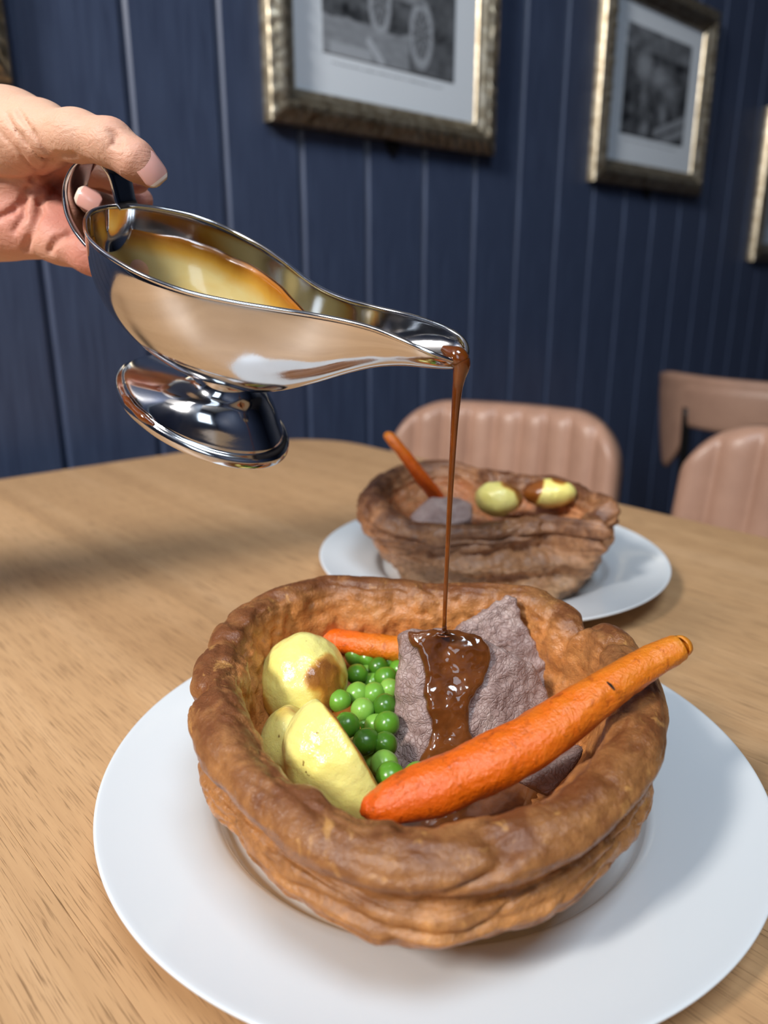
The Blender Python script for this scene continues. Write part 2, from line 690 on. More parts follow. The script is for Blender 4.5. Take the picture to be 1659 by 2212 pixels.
M_skin = skin_mat()
M_nail = simple('fingernail', rgb(226, 170, 160), 0.22, Specular__IOR__Level=0.6, Subsurface__Weight=0.2, Subsurface__Scale=0.002)
M_nailtip = simple('fingernail_tip', rgb(236, 214, 200), 0.25)
M_sleeve = simple('dark_cotton', rgb(40, 40, 44), 0.9)


def leather_mat(name, c0, c1):
    n = N(name)
    v = n.coord((1, 1, 1))
    a = n.noise(v, 12, 4, 0.6)
    vor = n.add('ShaderNodeTexVoronoi', Scale=350.0)
    n.link(v, vor.inputs['Vector'])
    nm = n.bump(vor.outputs['Distance'], 0.2, 0.0006)
    n.set(Specular__IOR__Level=0.5)
    return n.out(n.ramp(a, [(0.3, c0), (0.7, c1)]), 0.38, nm)


M_leather = leather_mat('tan_leather', rgb(160, 122, 102), rgb(178, 138, 116))
M_leather2 = leather_mat('taupe_leather', rgb(150, 116, 98), rgb(166, 130, 110))
M_blackmetal = simple('black_metal', rgb(26, 25, 25), 0.45, Metallic=0.6)


def gilt_mat():
    n = N('silver_gilt')
    v = n.coord((1, 1, 1))
    a = n.noise(v, 60, 5, 0.6, 0.8)
    c = n.ramp(a, [(0.3, rgb(120, 104, 80)), (0.55, rgb(176, 164, 142)), (0.75, rgb(208, 200, 184))])
    n.set(Metallic=0.85)
    return n.out(c, 0.34, n.bump(a, 0.3, 0.0015))


M_gilt = gilt_mat()
M_mat = simple('mount_card', rgb(220, 227, 234), 0.8)
M_back = simple('frame_backing', rgb(60, 48, 36), 0.8)


def print_mat():
    n = N('photo_print')
    a = n.add('ShaderNodeAttribute', _attribute_name='tone')
    c = n.ramp(a.outputs['Fac'], [(0.0, rgb(20, 22, 26)), (1.0, rgb(190, 196, 204))])
    return n.out(c, 0.35)


M_print = print_mat()

# ------------------------------------------------------------------ the setting
WALL_Y, FLOOR_Z, CEIL_Z = 1.05, -0.75, 2.35
X0, X1, Y0 = -1.9, 5.0, -2.6

struct(box('floor', (X0 - 0.1, Y0 - 0.1, FLOOR_Z - 0.1), (X1 + 0.1, WALL_Y + 0.1, FLOOR_Z), M_darkwood))
struct(box('ceiling', (X0 - 0.1, Y0 - 0.1, CEIL_Z), (X1 + 0.1, WALL_Y + 0.1, CEIL_Z + 0.1), M_ceil))
struct(box('wall_right', (X1, Y0, FLOOR_Z), (X1 + 0.1, WALL_Y, CEIL_Z), M_navy))

# panelled wall: a backing with one child per vertical board
wall = struct(box('wall_back', (X0, WALL_Y + 0.014, FLOOR_Z), (X1, WALL_Y + 0.1, CEIL_Z), M_navy))
PITCH = 0.1406
x_first = 0.392 - PITCH * 18
k = 0
shared = None
while x_first + k * PITCH < X1:
    xa = x_first + k * PITCH
    k += 1
    xb = xa + PITCH
    if xa < X0:
        continue
    if shared is None:
        w_, ch, d_ = PITCH - 0.0022, 0.0080, 0.014
        prof = [(0.0011, d_), (0.0011, ch), (0.0011 + ch, 0.0), (PITCH - 0.0011 - ch * 0.55, 0.0), (PITCH - 0.0011, ch * 0.8), (PITCH - 0.0011, d_)]
        bm = bmesh.new()
        lo = [bm.verts.new((x, y, FLOOR_Z)) for x, y in prof]
        hi = [bm.verts.new((x, y, CEIL_Z)) for x, y in prof]
        n_ = len(prof)
        bm.faces.new(lo); bm.faces.new(hi[::-1])
        for i in range(n_):
            bm.faces.new((lo[i], hi[i], hi[(i + 1) % n_], lo[(i + 1) % n_]))
        pl = bm_obj('wall_board', bm, M_navy)
        shared = pl.data
    else:
        pl = bpy.data.objects.new('wall_board', shared)
        col.objects.link(pl)
    pl.location = (xa, WALL_Y, 0)
    pl.parent = wall


def windowed_wall(name, x, span, wins, mat):
    """wall at x with rectangular windows (y0, y1, z0, z1), sorted along y"""
    th = 0.1
    bm = bmesh.new()
    rects = []
    y = span[0]
    for y0, y1, z0, z1 in wins:
        rects += [(y, y0, FLOOR_Z, CEIL_Z), (y0, y1, FLOOR_Z, z0), (y0, y1, z1, CEIL_Z)]
        y = y1
    rects.append((y, span[1], FLOOR_Z, CEIL_Z))
    for a0, a1, z0, z1 in rects:
        b = box_bm((x - th, a0, z0), (x, a1, z1))
        me = bpy.data.meshes.new('tmp'); b.to_mesh(me); b.free(); bm.from_mesh(me); bpy.data.meshes.remove(me)
    struct(bm_obj(name, bm, mat))
    for k_, (y0, y1, z0, z1) in enumerate(wins):
        wn = struct(empty('window_%d' % (k_ + 1), (x, y0, z0)))
        e, ym = 0.04, (y0 + y1) / 2
        for r in ((y0, y0 + e, z0, z1), (y1 - e, y1, z0, z1), (y0 + e, y1 - e, z0, z0 + e), (y0 + e, y1 - e, z1 - e, z1), (ym - 0.015, ym + 0.015, z0 + e, z1 - e)):
            bm_obj('window_bar', box_bm((x - 0.08, r[0], r[2]), (x - 0.03, r[1], r[3])), M_winframe, wn)
        for r in ((y0 + e, ym - 0.015), (ym + 0.015, y1 - e)):
            bm_obj('pane', box_bm((x - 0.056, r[0], z0 + e), (x - 0.05, r[1], z1 - e)), M_glass, wn)


windowed_wall('wall_left', X0, (Y0, WALL_Y), [(-2.05, -0.75, 0.45, 1.85), (-0.12, 0.44, 1.50, 2.24)], M_navy)
struct(box('wall_front', (X0, Y0 - 0.1, FLOOR_Z), (X1, Y0, CEIL_Z), M_navy))
# unseen slab added to keep the window light off the table's near right
struct(box('light_blocker', (-1.08, -0.36, FLOOR_Z), (-0.98, 0.11, CEIL_Z), M_navy))

# ------------------------------------------------------------------ table
TBL = empty('dining_table', (0.0, 0.2, FLOOR_Z))
tag(TBL, 'pale oak dining table with rounded corners, both dinner plates standing on it', 'table')
out = []
xr, xl, yn, yf = 0.716, -0.62, -0.75, 0.945


def arc(cx, cy, r, a0, a1, n=14):
    return [(cx + r * math.cos(math.radians(a0 + (a1 - a0) * i / n)), cy + r * math.sin(math.radians(a0 + (a1 - a0) * i / n))) for i in range(n + 1)]


out += arc(xr - 0.13, yf - 0.15, 0.13, 0, 78)
for x in np.linspace(0.50, -0.42, 14):
    out.append((x, 0.956 - 0.115 * (x - 0.05) ** 2 * 1.0))
out += arc(xl + 0.13, yf - 0.15, 0.13, 102, 180)
out += arc(xl + 0.13, yn + 0.13, 0.13, 180, 270)
out += arc(xr - 0.13, yn + 0.13, 0.13, 270, 360)


def clip(poly, x, keep_greater):
    res = []
    for i in range(len(poly)):
        p, q = poly[i], poly[(i + 1) % len(poly)]
        pin = p[0] >= x if keep_greater else p[0] <= x
        qin = q[0] >= x if keep_greater else q[0] <= x
        if pin:
            res.append(p)
        if pin != qin:
            t = (x - p[0]) / (q[0] - p[0])
            res.append((x, p[1] + t * (q[1] - p[1])))
    ded = []
    for p in res:
        if not ded or math.dist(p, ded[-1]) > 1e-4:
            ded.append(p)
    if math.dist(ded[0], ded[-1]) < 1e-4:
        ded.pop()
    return ded


random.seed(4)
xs = [xl]
while xs[-1] < xr - 0.11:
    xs.append(xs[-1] + random.choice((0.088, 0.095, 0.104, 0.112)))
xs[-1] = xr + 0.001
for a, b in zip(xs[:-1], xs[1:]):
    poly = clip(clip(out, a + 0.00004, True), b - 0.00004, False)
    bm_obj('plank', prism_bm(poly, -0.028, 0.0, 0.0002, 1), M_wood, TBL)
box('apron', (xl + 0.20, yn + 0.14, -0.10), (xr - 0.20, yf - 0.16, -0.028), M_wood, TBL)
for lx, ly in ((xl + 0.24, yn + 0.18), (xr - 0.24, yn + 0.18), (xl + 0.24, yf - 0.2), (xr - 0.24, yf - 0.2)):
    box('leg', (lx - 0.035, ly - 0.035, FLOOR_Z), (lx + 0.035, ly + 0.035, -0.10), M_wood, TBL, 0.004)


# ------------------------------------------------------------------ plates
def plate(c, R, label):
    s = R / 0.1478
    prof = [(0, 0.0045), (0.05, 0.0045), (0.0900, 0.0047), (0.0945, 0.0054), (0.0968, 0.0092), (0.0985, 0.0124), (0.1025, 0.0133),
            (0.12, 0.0153), (0.138, 0.0182), (0.1455, 0.0200), (0.1474, 0.0203), (0.1480, 0.0196), (0.1474, 0.0186), (0.1440, 0.0172),
            (0.12, 0.0118), (0.098, 0.0080), (0.086, 0.0018), (0.084, 0.0), (0.080, 0.0), (0.078, 0.0018), (0.0, 0.0018)]
    P = [prof[0]]
    for (r0, z0), (r1, z1) in zip(prof[:-1], prof[1:]):
        P.append((r1, z1))
    o = lathe('dinner_plate', [(r * s, z) for r, z in P], M_porcelain, n=180, loc=(c[0], c[1], 0.0002))
    m = o.modifiers.new('sub', 'SUBSURF'); m.levels = 1; m.render_levels = 1
    return tag(o, label, 'plate')


PC = (0.2249, 0.2071)
BC = (0.4620, 0.3625)
plate(PC, 0.1455, 'large white dinner plate under the nearer pudding, nearly filling the foreground')
plate(BC, 0.1370, 'white dinner plate under the farther pudding, close to the tan chair')


# ------------------------------------------------------------------ puddings
def pudding(name, centre, crest, rb_fun, prof, mat, label, amp, seed, zs=0.0062, folds=(), cracks=(), nphi=420, ns=170):
    C = np.array(centre)
    pol = []
    for px, py, z in crest:
        p = on(px, py, z)
        d = p[:2] - C
        pol.append((math.atan2(d[1], d[0]) % (2 * math.pi), math.hypot(*d), z))
    pol.sort()
    A = np.array(pol)
    A = np.vstack([A[-2:] - [2 * math.pi, 0, 0], A, A[:2] + [2 * math.pi, 0, 0]])
    ph = 2 * math.pi * np.arange(nphi) / nphi
    Rc = np.interp(ph, A[:, 0], A[:, 1])
    Zc = np.interp(ph, A[:, 0], A[:, 2])
    ker = np.hanning(17); ker /= ker.sum()
    pad = lambda v: np.convolve(np.r_[v[-8:], v, v[:8]], ker, 'valid')
    Rc, Zc = pad(Rc), pad(Zc)
    vs_, bake, inner = [], [], []
    npf = len(prof)
    S = np.linspace(0, 1, ns)
    for i in range(nphi):
        rb = rb_fun(ph[i])
        pts = []
        for mode, dr, z in prof:
            r = {'c': Rc[i] + dr, 'b': rb + dr, '0': dr, 'm': 0.5 * (Rc[i] + rb) + dr}[mode]
            pts.append((max(r, 0.0), zs + (z / 0.08) * (Zc[i] - zs)))
        q = catmull(pts, ns)
        nx_ = np.gradient(q[:, 0]); nz_ = np.gradient(q[:, 1])
        L = np.hypot(nx_, nz_) + 1e-9
        onx, onz_ = nz_ / L, -nx_ / L            # outward normal of the profile
        for j in range(ns):
            s = S[j]
            r, z = q[j]
            cx, sx = math.cos(ph[i]), math.sin(ph[i])
            w = min(1.0, r / 0.03)
            v0 = Vector((cx * r * 1.0, sx * r * 1.0, z))
            d = amp * (1.0 * noise.noise(v0 * 26 + Vector((seed, 0, 0))) + 0.55 * noise.noise(v0 * 55 + Vector((0, seed, 0))))
            arcl = ph[i] * 0.09
            wr = Vector((arcl * 30 + seed, s * 26, seed))
            d += amp * 0.45 * noise.noise(wr)
            rid = 1 - abs(noise.noise(Vector((arcl * 48 + 3 * seed, s * 30 + 0.8 * noise.noise(wr), 1.0)))) * 2
            d -= amp * 0.55 * max(rid - 0.62, 0) * 2.4
            fine = Vector((cx * r, sx * r, z)) * 170
            d += amp * 0.20 * noise.noise(fine) + amp * 0.12 * noise.noise(fine * 2.2)
            rimw = math.exp(-((s - 0.60) / 0.075) ** 2)     # the puffed rim is smoother than the folded sides
            d *= 1 - 0.62 * rimw
            d += rimw * amp * 0.35 * noise.noise(Vector((arcl * 60 + seed, s * 8, 7.0)))
            if s < 0.09:
                d *= 0.3
            for (s0, wd, dep, pa, pb) in folds:
                sc = s0 + 0.035 * noise.noise(Vector((ph[i] * 1.6 + seed, s0 * 40, 2.0)))
                g = 1.0
                if pa is not None:
                    dphi = (ph[i] - pa + math.pi) % (2 * math.pi) - math.pi
                    g = math.exp(-(dphi / pb) ** 2)
                g *= 0.55 + 0.6 * noise.noise(Vector((ph[i] * 2.3, s0 * 17, seed)))
                d -= max(g, 0) * dep * math.exp(-((s - sc) / wd) ** 2)
            for (pa, pw, sa, sb, dep) in cracks:
                dphi = (ph[i] - pa + 0.25 * noise.noise(Vector((s * 9, pa * 7, seed))) + math.pi) % (2 * math.pi) - math.pi
                if abs(dphi) < 3 * pw and sa - 0.05 < s < sb + 0.05:
                    d -= dep * math.exp(-(dphi / pw) ** 2) * min(1, max(0, (s - sa + 0.05) / 0.05)) * min(1, max(0, (sb + 0.05 - s) / 0.05))
            if s > 0.66:
                iw = min(1, (s - 0.66) / 0.05) * min(1, max(0, (0.95 - s) / 0.05))
                wv = Vector((arcl * 75 + seed, z * 60, 4.0))
                d += iw * (0.0016 * noise.noise(wv) + 0.0010 * noise.noise(wv * 2.3) - 0.0012 * max(0, 0.7 - 2.2 * abs(noise.noise(wv * 0.9 + Vector((5, 5, 5))))))
            d *= w
            rr, zz = r + onx[j] * d, z + onz_[j] * d
            vs_.append((C[0] + cx * rr, C[1] + sx * rr, max(zz, 0.0052 if z > -1 else 0)))
            hz = z / Zc[i]
            bake.append(min(1, max(0, (hz - 0.12) * 1.05)) + 6.0 * d)
            inner.append(min(1, max(0, (s - 0.70) / 0.06)))
    fs = []
    for i in range(nphi):
        i2 = (i + 1) % nphi
        for j in range(ns - 1):
            fs.append((i * ns + j, i2 * ns + j, i2 * ns + j + 1, i * ns + j + 1))
    o = mesh_obj(name, vs_, fs, mat)
    attr(o, 'bake', bake)
    attr(o, 'inner', inner)
    tag(o, label, 'pudding')
    return o


PROF = [('0', 0.0, 0.004), ('b', -0.02, 0.001), ('b', -0.004, 0.0005), ('b', 0.0015, 0.004), ('b', 0.0045, 0.012), ('b', 0.009, 0.022),
        ('m', 0.006, 0.030), ('c', 0.000, 0.0365), ('c', 0.0015, 0.0395), ('c', 0.007, 0.044), ('c', 0.0085, 0.050), ('c', 0.0070, 0.0560), ('c', 0.0045, 0.0590), ('c', 0.0085, 0.0640),
        ('c', 0.0105, 0.0710), ('c', 0.0070, 0.0772), ('c', 0.0, 0.080), ('c', -0.0075, 0.0775), ('c', -0.0115, 0.070), ('c', -0.0130, 0.058),
        ('c', -0.0150, 0.044), ('c', -0.020, 0.030), ('c', -0.034, 0.020), ('0', 0.03, 0.017), ('0', 0.0, 0.017)]
CREST = [(700, 1246, .084), (800, 1250, .084), (950, 1258, .083), (1050, 1264, .083), (1150, 1270, .083), (1215, 1305, .081), (1265, 1345, .079),
         (1305, 1345, .082), (1350, 1395, .083), (1382, 1460, .083), (1385, 1530, .082), (1340, 1625, .080), (1230, 1722, .078), (1100, 1785, .077),
         (950, 1818, .076), (800, 1800, .076), (690, 1748, .077), (600, 1685, .078), (530, 1620, .079), (485, 1560, .079), (465, 1500, .080),
         (462, 1440, .081), (490, 1370, .082), (540, 1305, .083), (610, 1268, .084)]
PUD_C = (0.205, 0.200)
pudding('yorkshire_pudding', PUD_C, CREST, lambda a: 0.0640 + 0.003 * math.sin(3 * a + 1) + 0.002 * math.sin(7 * a) + 0.001 * math.sin(17 * a), PROF, M_pud,
        'large golden brown bowl-shaped Yorkshire pudding in the foreground, gravy pouring into it', 0.0027, 3.7,
        folds=((0.345, 0.010, 0.0045, None, 0), (0.515, 0.011, 0.0050, None, 0), (0.43, 0.009, 0.0025, 4.0, 0.9)),
        cracks=((4.02, 0.05, 0.58, 0.66, 0.003), (2.62, 0.05, 0.40, 0.62, 0.005), (5.98, 0.045, 0.52, 0.75, 0.005), (2.15, 0.05, 0.56, 0.80, 0.0017), (1.96, 0.04, 0.6, 0.85, 0.0017), (1.70, 0.05, 0.6, 0.8, 0.0014), (5.6, 0.04, 0.62, 0.8, 0.0025)))

CREST2 = [(800, 1062, .074), (826, 1022, .078), (880, 998, .080), (950, 992, .080), (1040, 1012, .079), (1130, 1026, .078), (1200, 1032, .078),
          (1270, 1055, .078), (1330, 1090, .077), (1352, 1125, .074), (1310, 1128, .068), (1240, 1110, .066), (1180, 1110, .066), (1100, 1122, .064),
          (1020, 1134, .062), (950, 1138, .062), (890, 1126, .064), (840, 1104, .067), (808, 1080, .071)]
PROF2 = [('0', 0.0, 0.004), ('b', -0.02, 0.001), ('b', -0.004, 0.0005), ('b', 0.003, 0.005), ('b', 0.008, 0.016), ('m', 0.006, 0.028),
         ('m', 0.012, 0.040), ('c', 0.006, 0.050), ('c', 0.009, 0.058), ('c', 0.010, 0.066), ('c', 0.007, 0.0755), ('c', 0.0, 0.080),
         ('c', -0.007, 0.0775), ('c', -0.0115, 0.071), ('c', -0.0135, 0.064), ('c', -0.0165, 0.058), ('c', -0.024, 0.053), ('c', -0.036, 0.050),
         ('0', 0.03, 0.048), ('0', 0.0, 0.048)]
PUD2_C = (0.462, 0.352)
pudding('yorkshire_pudding', PUD2_C, CREST2, lambda a: 0.0735 + 0.0075 * math.cos(a - 2.35) + 0.002 * math.sin(5 * a), PROF2, M_pud2,
        'darker oval Yorkshire pudding on the farther plate with a folded, wrinkled side', 0.0050, 9.1,
        folds=((0.42, 0.030, 0.012, 4.3, 0.7), (0.47, 0.012, 0.006, None, 0), (0.33, 0.012, 0.003, None, 0)), nphi=300, ns=120)


# ------------------------------------------------------------------ food inside the puddings
def set_noise_disp(o, amp, s, seed):
    me = o.data
    n = len(me.vertices)
    co = np.zeros(n * 3, np.float32); me.vertices.foreach_get('co', co)
    no = np.zeros(n * 3, np.float32); me.vertices.foreach_get('normal', no)
    co, no = co.reshape(-1, 3), no.reshape(-1, 3)
    d = pnoise(co, s, seed, 3) * amp
    co = co + no * d[:, None]
    me.vertices.foreach_set('co', co.astype(np.float32).ravel())
    me.update()
    return co


def unit(v):
    v = np.asarray(v, float)
    return v / np.linalg.norm(v)


def frame_from(z, xh):
    z = unit(z)
    x = unit(np.asarray(xh) - z * np.dot(z, xh))
    return np.array([x, np.cross(z, x), z])


def potato(c, radii, axes, label, browns=(), cuts=(), h=0.0009, seed=0.0, rnd=0.002, amp=0.0012):
    """ellipsoid with planar cuts; browns = list of (world direction, angle cos, strength)"""
    c = np.array(c)
    R = max(radii) * 1.15
    fl = Field(c - R, c + R, h)
    sl, X, Y, Z = fl.sub(c - R, c + R)
    D = [X - c[0], Y - c[1], Z - c[2]]
    q = [sum(axes[i][k_] * D[k_] for k_ in range(3)) / radii[i] for i in range(3)]
    rr = np.sqrt(q[0] ** 2 + q[1] ** 2 + q[2] ** 2)
    v = (rr - 1) * min(radii)
    for nrm, off in cuts:
        nrm = unit(nrm)
        d = nrm[0] * D[0] + nrm[1] * D[1] + nrm[2] * D[2] - off
        k_ = rnd
        hh = np.clip(0.5 - 0.5 * (v - d) / k_, 0, 1)
        v = v + (d - v) * hh + k_ * hh * (1 - hh)
    fl.v[sl] = v
    o, P = fl.mesh('roast_potato', M_pot)
    P = set_noise_disp(o, amp, 60, seed)
    br = np.zeros(len(P))
    nn = pnoise(P, 90, seed + 3, 2)
    for kind, data, lim, wd, st in browns:
        if kind == 'dir':
            u_ = (P - c) / np.linalg.norm(P - c, axis=1)[:, None]
            m = (u_ @ unit(data) - lim) / wd
        else:                                   # near a cut plane
            nrm, off = data
            m = ((P - c) @ unit(nrm) - off + lim) / wd
        br = np.maximum(br, np.clip(m + 0.9 * nn, 0, 1) * st)
    attr(o, 'brown', br)
    return tag(o, label, 'potato')


VIEW = -FW                                      # towards the lens, used only to say which way a face turns
c = on(656, 1478, 0.050)
potato(c, (0.0212, 0.0208, 0.0236), frame_from(UPV, RT), 'whole round roast potato with a browned patch on its right side',
       browns=(('dir', RT * 0.62 + VIEW * 0.62 + UPV * 0.20, 0.77, 0.15, 0.9), ('dir', RT * 0.55 + VIEW * 0.55 - UPV * 0.2, 0.90, 0.08, 0.8),
               ('dir', -UPV * 0.8 - RT * 0.3 + VIEW * 0.3, 0.80, 0.2, 0.5), ('dir', -RT * 0.9 - UPV * 0.1 + VIEW * 0.3, 0.86, 0.1, 0.45)), seed=1.3)
# half potato, dome to the lower left, browned cut face to the upper right
nc = unit(RT * 0.80 + UPV * 0.45 - VIEW * 0.36)
c = on(742, 1655, 0.050)
potato(c, (0.0285, 0.0200, 0.0215), frame_from(nc, RT * 0.55 - UPV * 0.83), 'cut half of a roast potato with a browned edge, leaning on the pudding rim',
       browns=(('cut', (nc, 0.0045), 0.0016, 0.0012, 0.85),), cuts=((nc, 0.0045),), seed=4.4)
nc2 = unit(RT * 0.5 + UPV * 0.8 - VIEW * 0.1)
c = on(660, 1612, 0.045)
potato(c, (0.019, 0.0165, 0.0190), frame_from(nc2, RT), 'pale piece of roast potato wedged behind the cut half and under the round one',
       browns=(('cut', (nc2, 0.010), 0.001, 0.002, 0.5), ('dir', UPV, 0.7, 0.2, 0.35)), cuts=((nc2, 0.010),), seed=6.1)
c = on(760, 1562, 0.040)
potato(c, (0.0105, 0.0120, 0.0080), frame_from(UPV, RT), 'small roast potato piece with a browned top, between the peas and cut half',
       browns=(('dir', UPV * 0.9 + VIEW * 0.4, 0.2, 0.3, 0.9),), seed=8.0)
# farther pudding
c = on(1076, 1078, 0.073)
potato(c, (0.0178, 0.017, 0.0130), frame_from(UPV, RT), 'yellow roast potato in the farther pudding, next to the small beef piece',
       browns=(('dir', UPV * 0.75 + RT * 0.45 + VIEW * 0.45, 0.80, 0.12, 0.9), ('dir', RT + UPV * 0.3, 0.6, 0.1, 0.9)), seed=11.0, h=0.0012)
c = on(1188, 1066, 0.073)
potato(c, (0.0205, 0.017, 0.0110), frame_from(UPV, RT), 'flat roast potato with a dark browned ring, rightmost in the farther pudding',
       browns=(('dir', -RT + UPV * 0.3 + VIEW * 0.2, 0.62, 0.1, 1.0), ('dir', UPV * 0.8 + VIEW * 0.5 + RT * 0.35, 0.86, 0.08, 0.95), ('dir', RT + UPV * 0.2, 0.86, 0.1, 0.7)), seed=13.0, h=0.0012)


def carrot(pts, radii, label, seed, nseg=140, flat=0.92, wob=0.10, rev=False):
    o = tube('carrot', pts, radii, M_carrot, nseg=nseg, nround=40, flat=flat, wob=wob, seed=seed)
    n = len(o.data.vertices)
    al = [(i // 40) / nseg for i in range(n - 2)] + [0.0, 1.0]
    if rev:
        al = [1 - a for a in al]
    attr(o, 'along', al)
    return tag(o, label, 'carrot')


cp = [on(778, 1757, .060), on(800, 1748, .061), on(850, 1733, .063), on(960, 1694, .067), on(1080, 1640, .073), on(1200, 1567, .081), on(1310, 1490, .0895), on(1400, 1432, .096), on(1462, 1400, .100), on(1468, 1397, .1005)]
carrot(cp, [0.0008, 0.0050, 0.0078, 0.0097, 0.0102, 0.0094, 0.0076, 0.0062, 0.0056, 0.0030], 'long orange roast carrot lying across the nearer pudding, its tip past the rim', 2.2)
mk = tube('char_mark', [on(1312, 1474, .0975), on(1320, 1481, .0985), on(1327, 1490, .0985)], [0.0003, 0.0005, 0.0003], simple('char', rgb(30, 16, 8), 0.7), nseg=10, nround=8)
mk.parent = bpy.data.objects['carrot']
mk['label'] = 'short black scorch mark'
carrot([on(700, 1372, .055), on(712, 1378, .055), on(770, 1392, .055), on(840, 1400, .055), on(900, 1405, .055)], [0.002, 0.0056, 0.0066, 0.0068, 0.0066],
       'orange carrot piece lying behind the peas and the round potato', 5.0, nseg=60)
carrot([on(838, 938, .118), on(843, 945, .117), on(872, 980, .105), on(905, 1025, .088), on(945, 1075, .066)], [0.0015, 0.0048, 0.0055, 0.0062, 0.0066],
       'thin dark orange carrot standing up out of the farther pudding', 7.5, nseg=60, flat=0.8, rev=True)


def sdf_poly(U, V, poly):
    """2-D signed distance to a polygon"""
    d = np.full(U.shape, 1e9)
    s = np.ones(U.shape)
    n = len(poly)
    for i in range(n):
        ax_, ay_ = poly[i]
        bx_, by_ = poly[i - 1]
        ex, ey = bx_ - ax_, by_ - ay_
        wx, wy = U - ax_, V - ay_
        t = np.clip((wx * ex + wy * ey) / (ex * ex + ey * ey), 0, 1)
        d = np.minimum(d, (wx - ex * t) ** 2 + (wy - ey * t) ** 2)
        c1, c2, c3 = V >= ay_, V < by_, ex * wy > ey * wx
        flip = (c1 & c2 & c3) | (~c1 & ~c2 & ~c3)
        s = np.where(flip, -s, s)
    return s * np.sqrt(d)


def slab(name, pix, p0, nrm, front, back, mat, label, cat, rnd=0.002, h=0.0009, amp=0.0008, seed=0.0, ns=140, warp=None):
    """flat slice whose outline lies in the plane (p0, nrm); front/back are distances along nrm"""
    nrm = unit(nrm)
    fr = frame_from(nrm, RT)
    pts = [onplane(px, py, p0, nrm) for px, py in pix]
    poly = [((p - p0) @ fr[0], (p - p0) @ fr[1]) for p in pts]
    P = np.array(pts)
    m = max(abs(front), abs(back)) + 0.008
    fl = Field(P.min(0) - m, P.max(0) + m, h)
    sl, X, Y, Z = fl.sub(P.min(0) - m, P.max(0) + m)
    D = [X - p0[0], Y - p0[1], Z - p0[2]]
    U = sum(fr[0][k_] * D[k_] for k_ in range(3))
    V = sum(fr[1][k_] * D[k_] for k_ in range(3))
    Wn = sum(fr[2][k_] * D[k_] for k_ in range(3))
    if warp is not None:
        Wn = Wn - warp(U, V)
    d2 = sdf_poly(U, V, poly)
    mid, half = (front + back) / 2, abs(front - back) / 2
    a = d2 + rnd
    b = np.abs(Wn - mid) - half + rnd
    fl.v[sl] = np.minimum(np.maximum(a, b), 0) + np.sqrt(np.maximum(a, 0) ** 2 + np.maximum(b, 0) ** 2) - rnd
    o, _ = fl.mesh(name, mat)
    set_noise_disp(o, amp, ns, seed)
    return tag(o, label, cat)


A_, B_, C_ = on(870, 1375, .083), on(850, 1645, .038), on(1228, 1540, .050)
NB = unit(np.cross(B_ - A_, C_ - A_))
if NB @ VIEW < 0:
    NB = -NB
FB = frame_from(NB, RT)


def bend(U, V):                                # the slice folds back along its left edge
    return -2.2 * np.clip(0.012 - U, 0, 0.03) ** 2 / 0.06 - 1.0 * np.clip(U - 0.03, 0, 0.05) ** 2 / 0.1


front_pix = [(872, 1372), (900, 1360), (960, 1358), (1010, 1364), (1050, 1380), (1075, 1395), (1120, 1415), (1165, 1435), (1190, 1458), (1208, 1500), (1228, 1540),
             (1190, 1610), (1100, 1680), (980, 1720), (900, 1700), (862, 1665), (848, 1640), (856, 1560), (864, 1470)]
slab('beef_slice', front_pix, A_, NB, 0.0, -0.010, M_beef, 'thick slice of roast beef with gravy running down over it', 'beef', amp=0.0016, seed=2.0, ns=110, warp=bend)
p0b = A_ - NB * 0.0285
back_pix = [(960, 1380), (1000, 1348), (1060, 1310), (1100, 1288), (1114, 1292), (1120, 1318), (1135, 1350), (1160, 1395), (1185, 1440), (1218, 1500), (1235, 1560), (1100, 1600), (960, 1560)]
slab('beef_slice', back_pix, p0b, NB, 0.0, -0.007, M_beef, 'pointed slice of roast beef standing behind the gravy-covered slice', 'beef', amp=0.0018, seed=7.0, ns=160)
slab('beef_slice', [(1120, 1690), (1200, 1640), (1262, 1610), (1250, 1650), (1180, 1720)], on(1200, 1660, .045), NB, 0.002, -0.012, M_beef,
     'dark bit of beef showing under the long carrot', 'beef', seed=9.0, h=0.0012)
p3 = on(955, 1098, .068)
slab('beef_slice', [(885, 1110), (925, 1072), (990, 1070), (1022, 1085), (1020, 1118), (960, 1135), (890, 1130)], p3, unit(VIEW * 0.5 + np.array([0, 0, 0.9])), 0.0, -0.016, M_beef,
     'small dark chunk of beef in the farther pudding beside the upright carrot', 'beef', seed=12.0, h=0.0013, rnd=0.003)

# gravy lying on the beef
grav_pix = [(885, 1366), (930, 1358), (990, 1360), (1040, 1376), (1058, 1398), (1057, 1440), (1040, 1480), (1015, 1510), (1010, 1560), (1018, 1600), (1030, 1640), (1000, 1690), (900, 1700),
            (868, 1680), (905, 1650), (925, 1610), (930, 1560), (916, 1500), (918, 1440), (905, 1400), (888, 1382)]
gp = slab('gravy_coating', grav_pix, A_, NB, 0.0030, -0.002, M_gravy, 'glossy brown gravy spread down the front of the thick beef slice', 'gravy', rnd=0.0024, amp=0.0014, seed=3.0, ns=95, warp=bend)

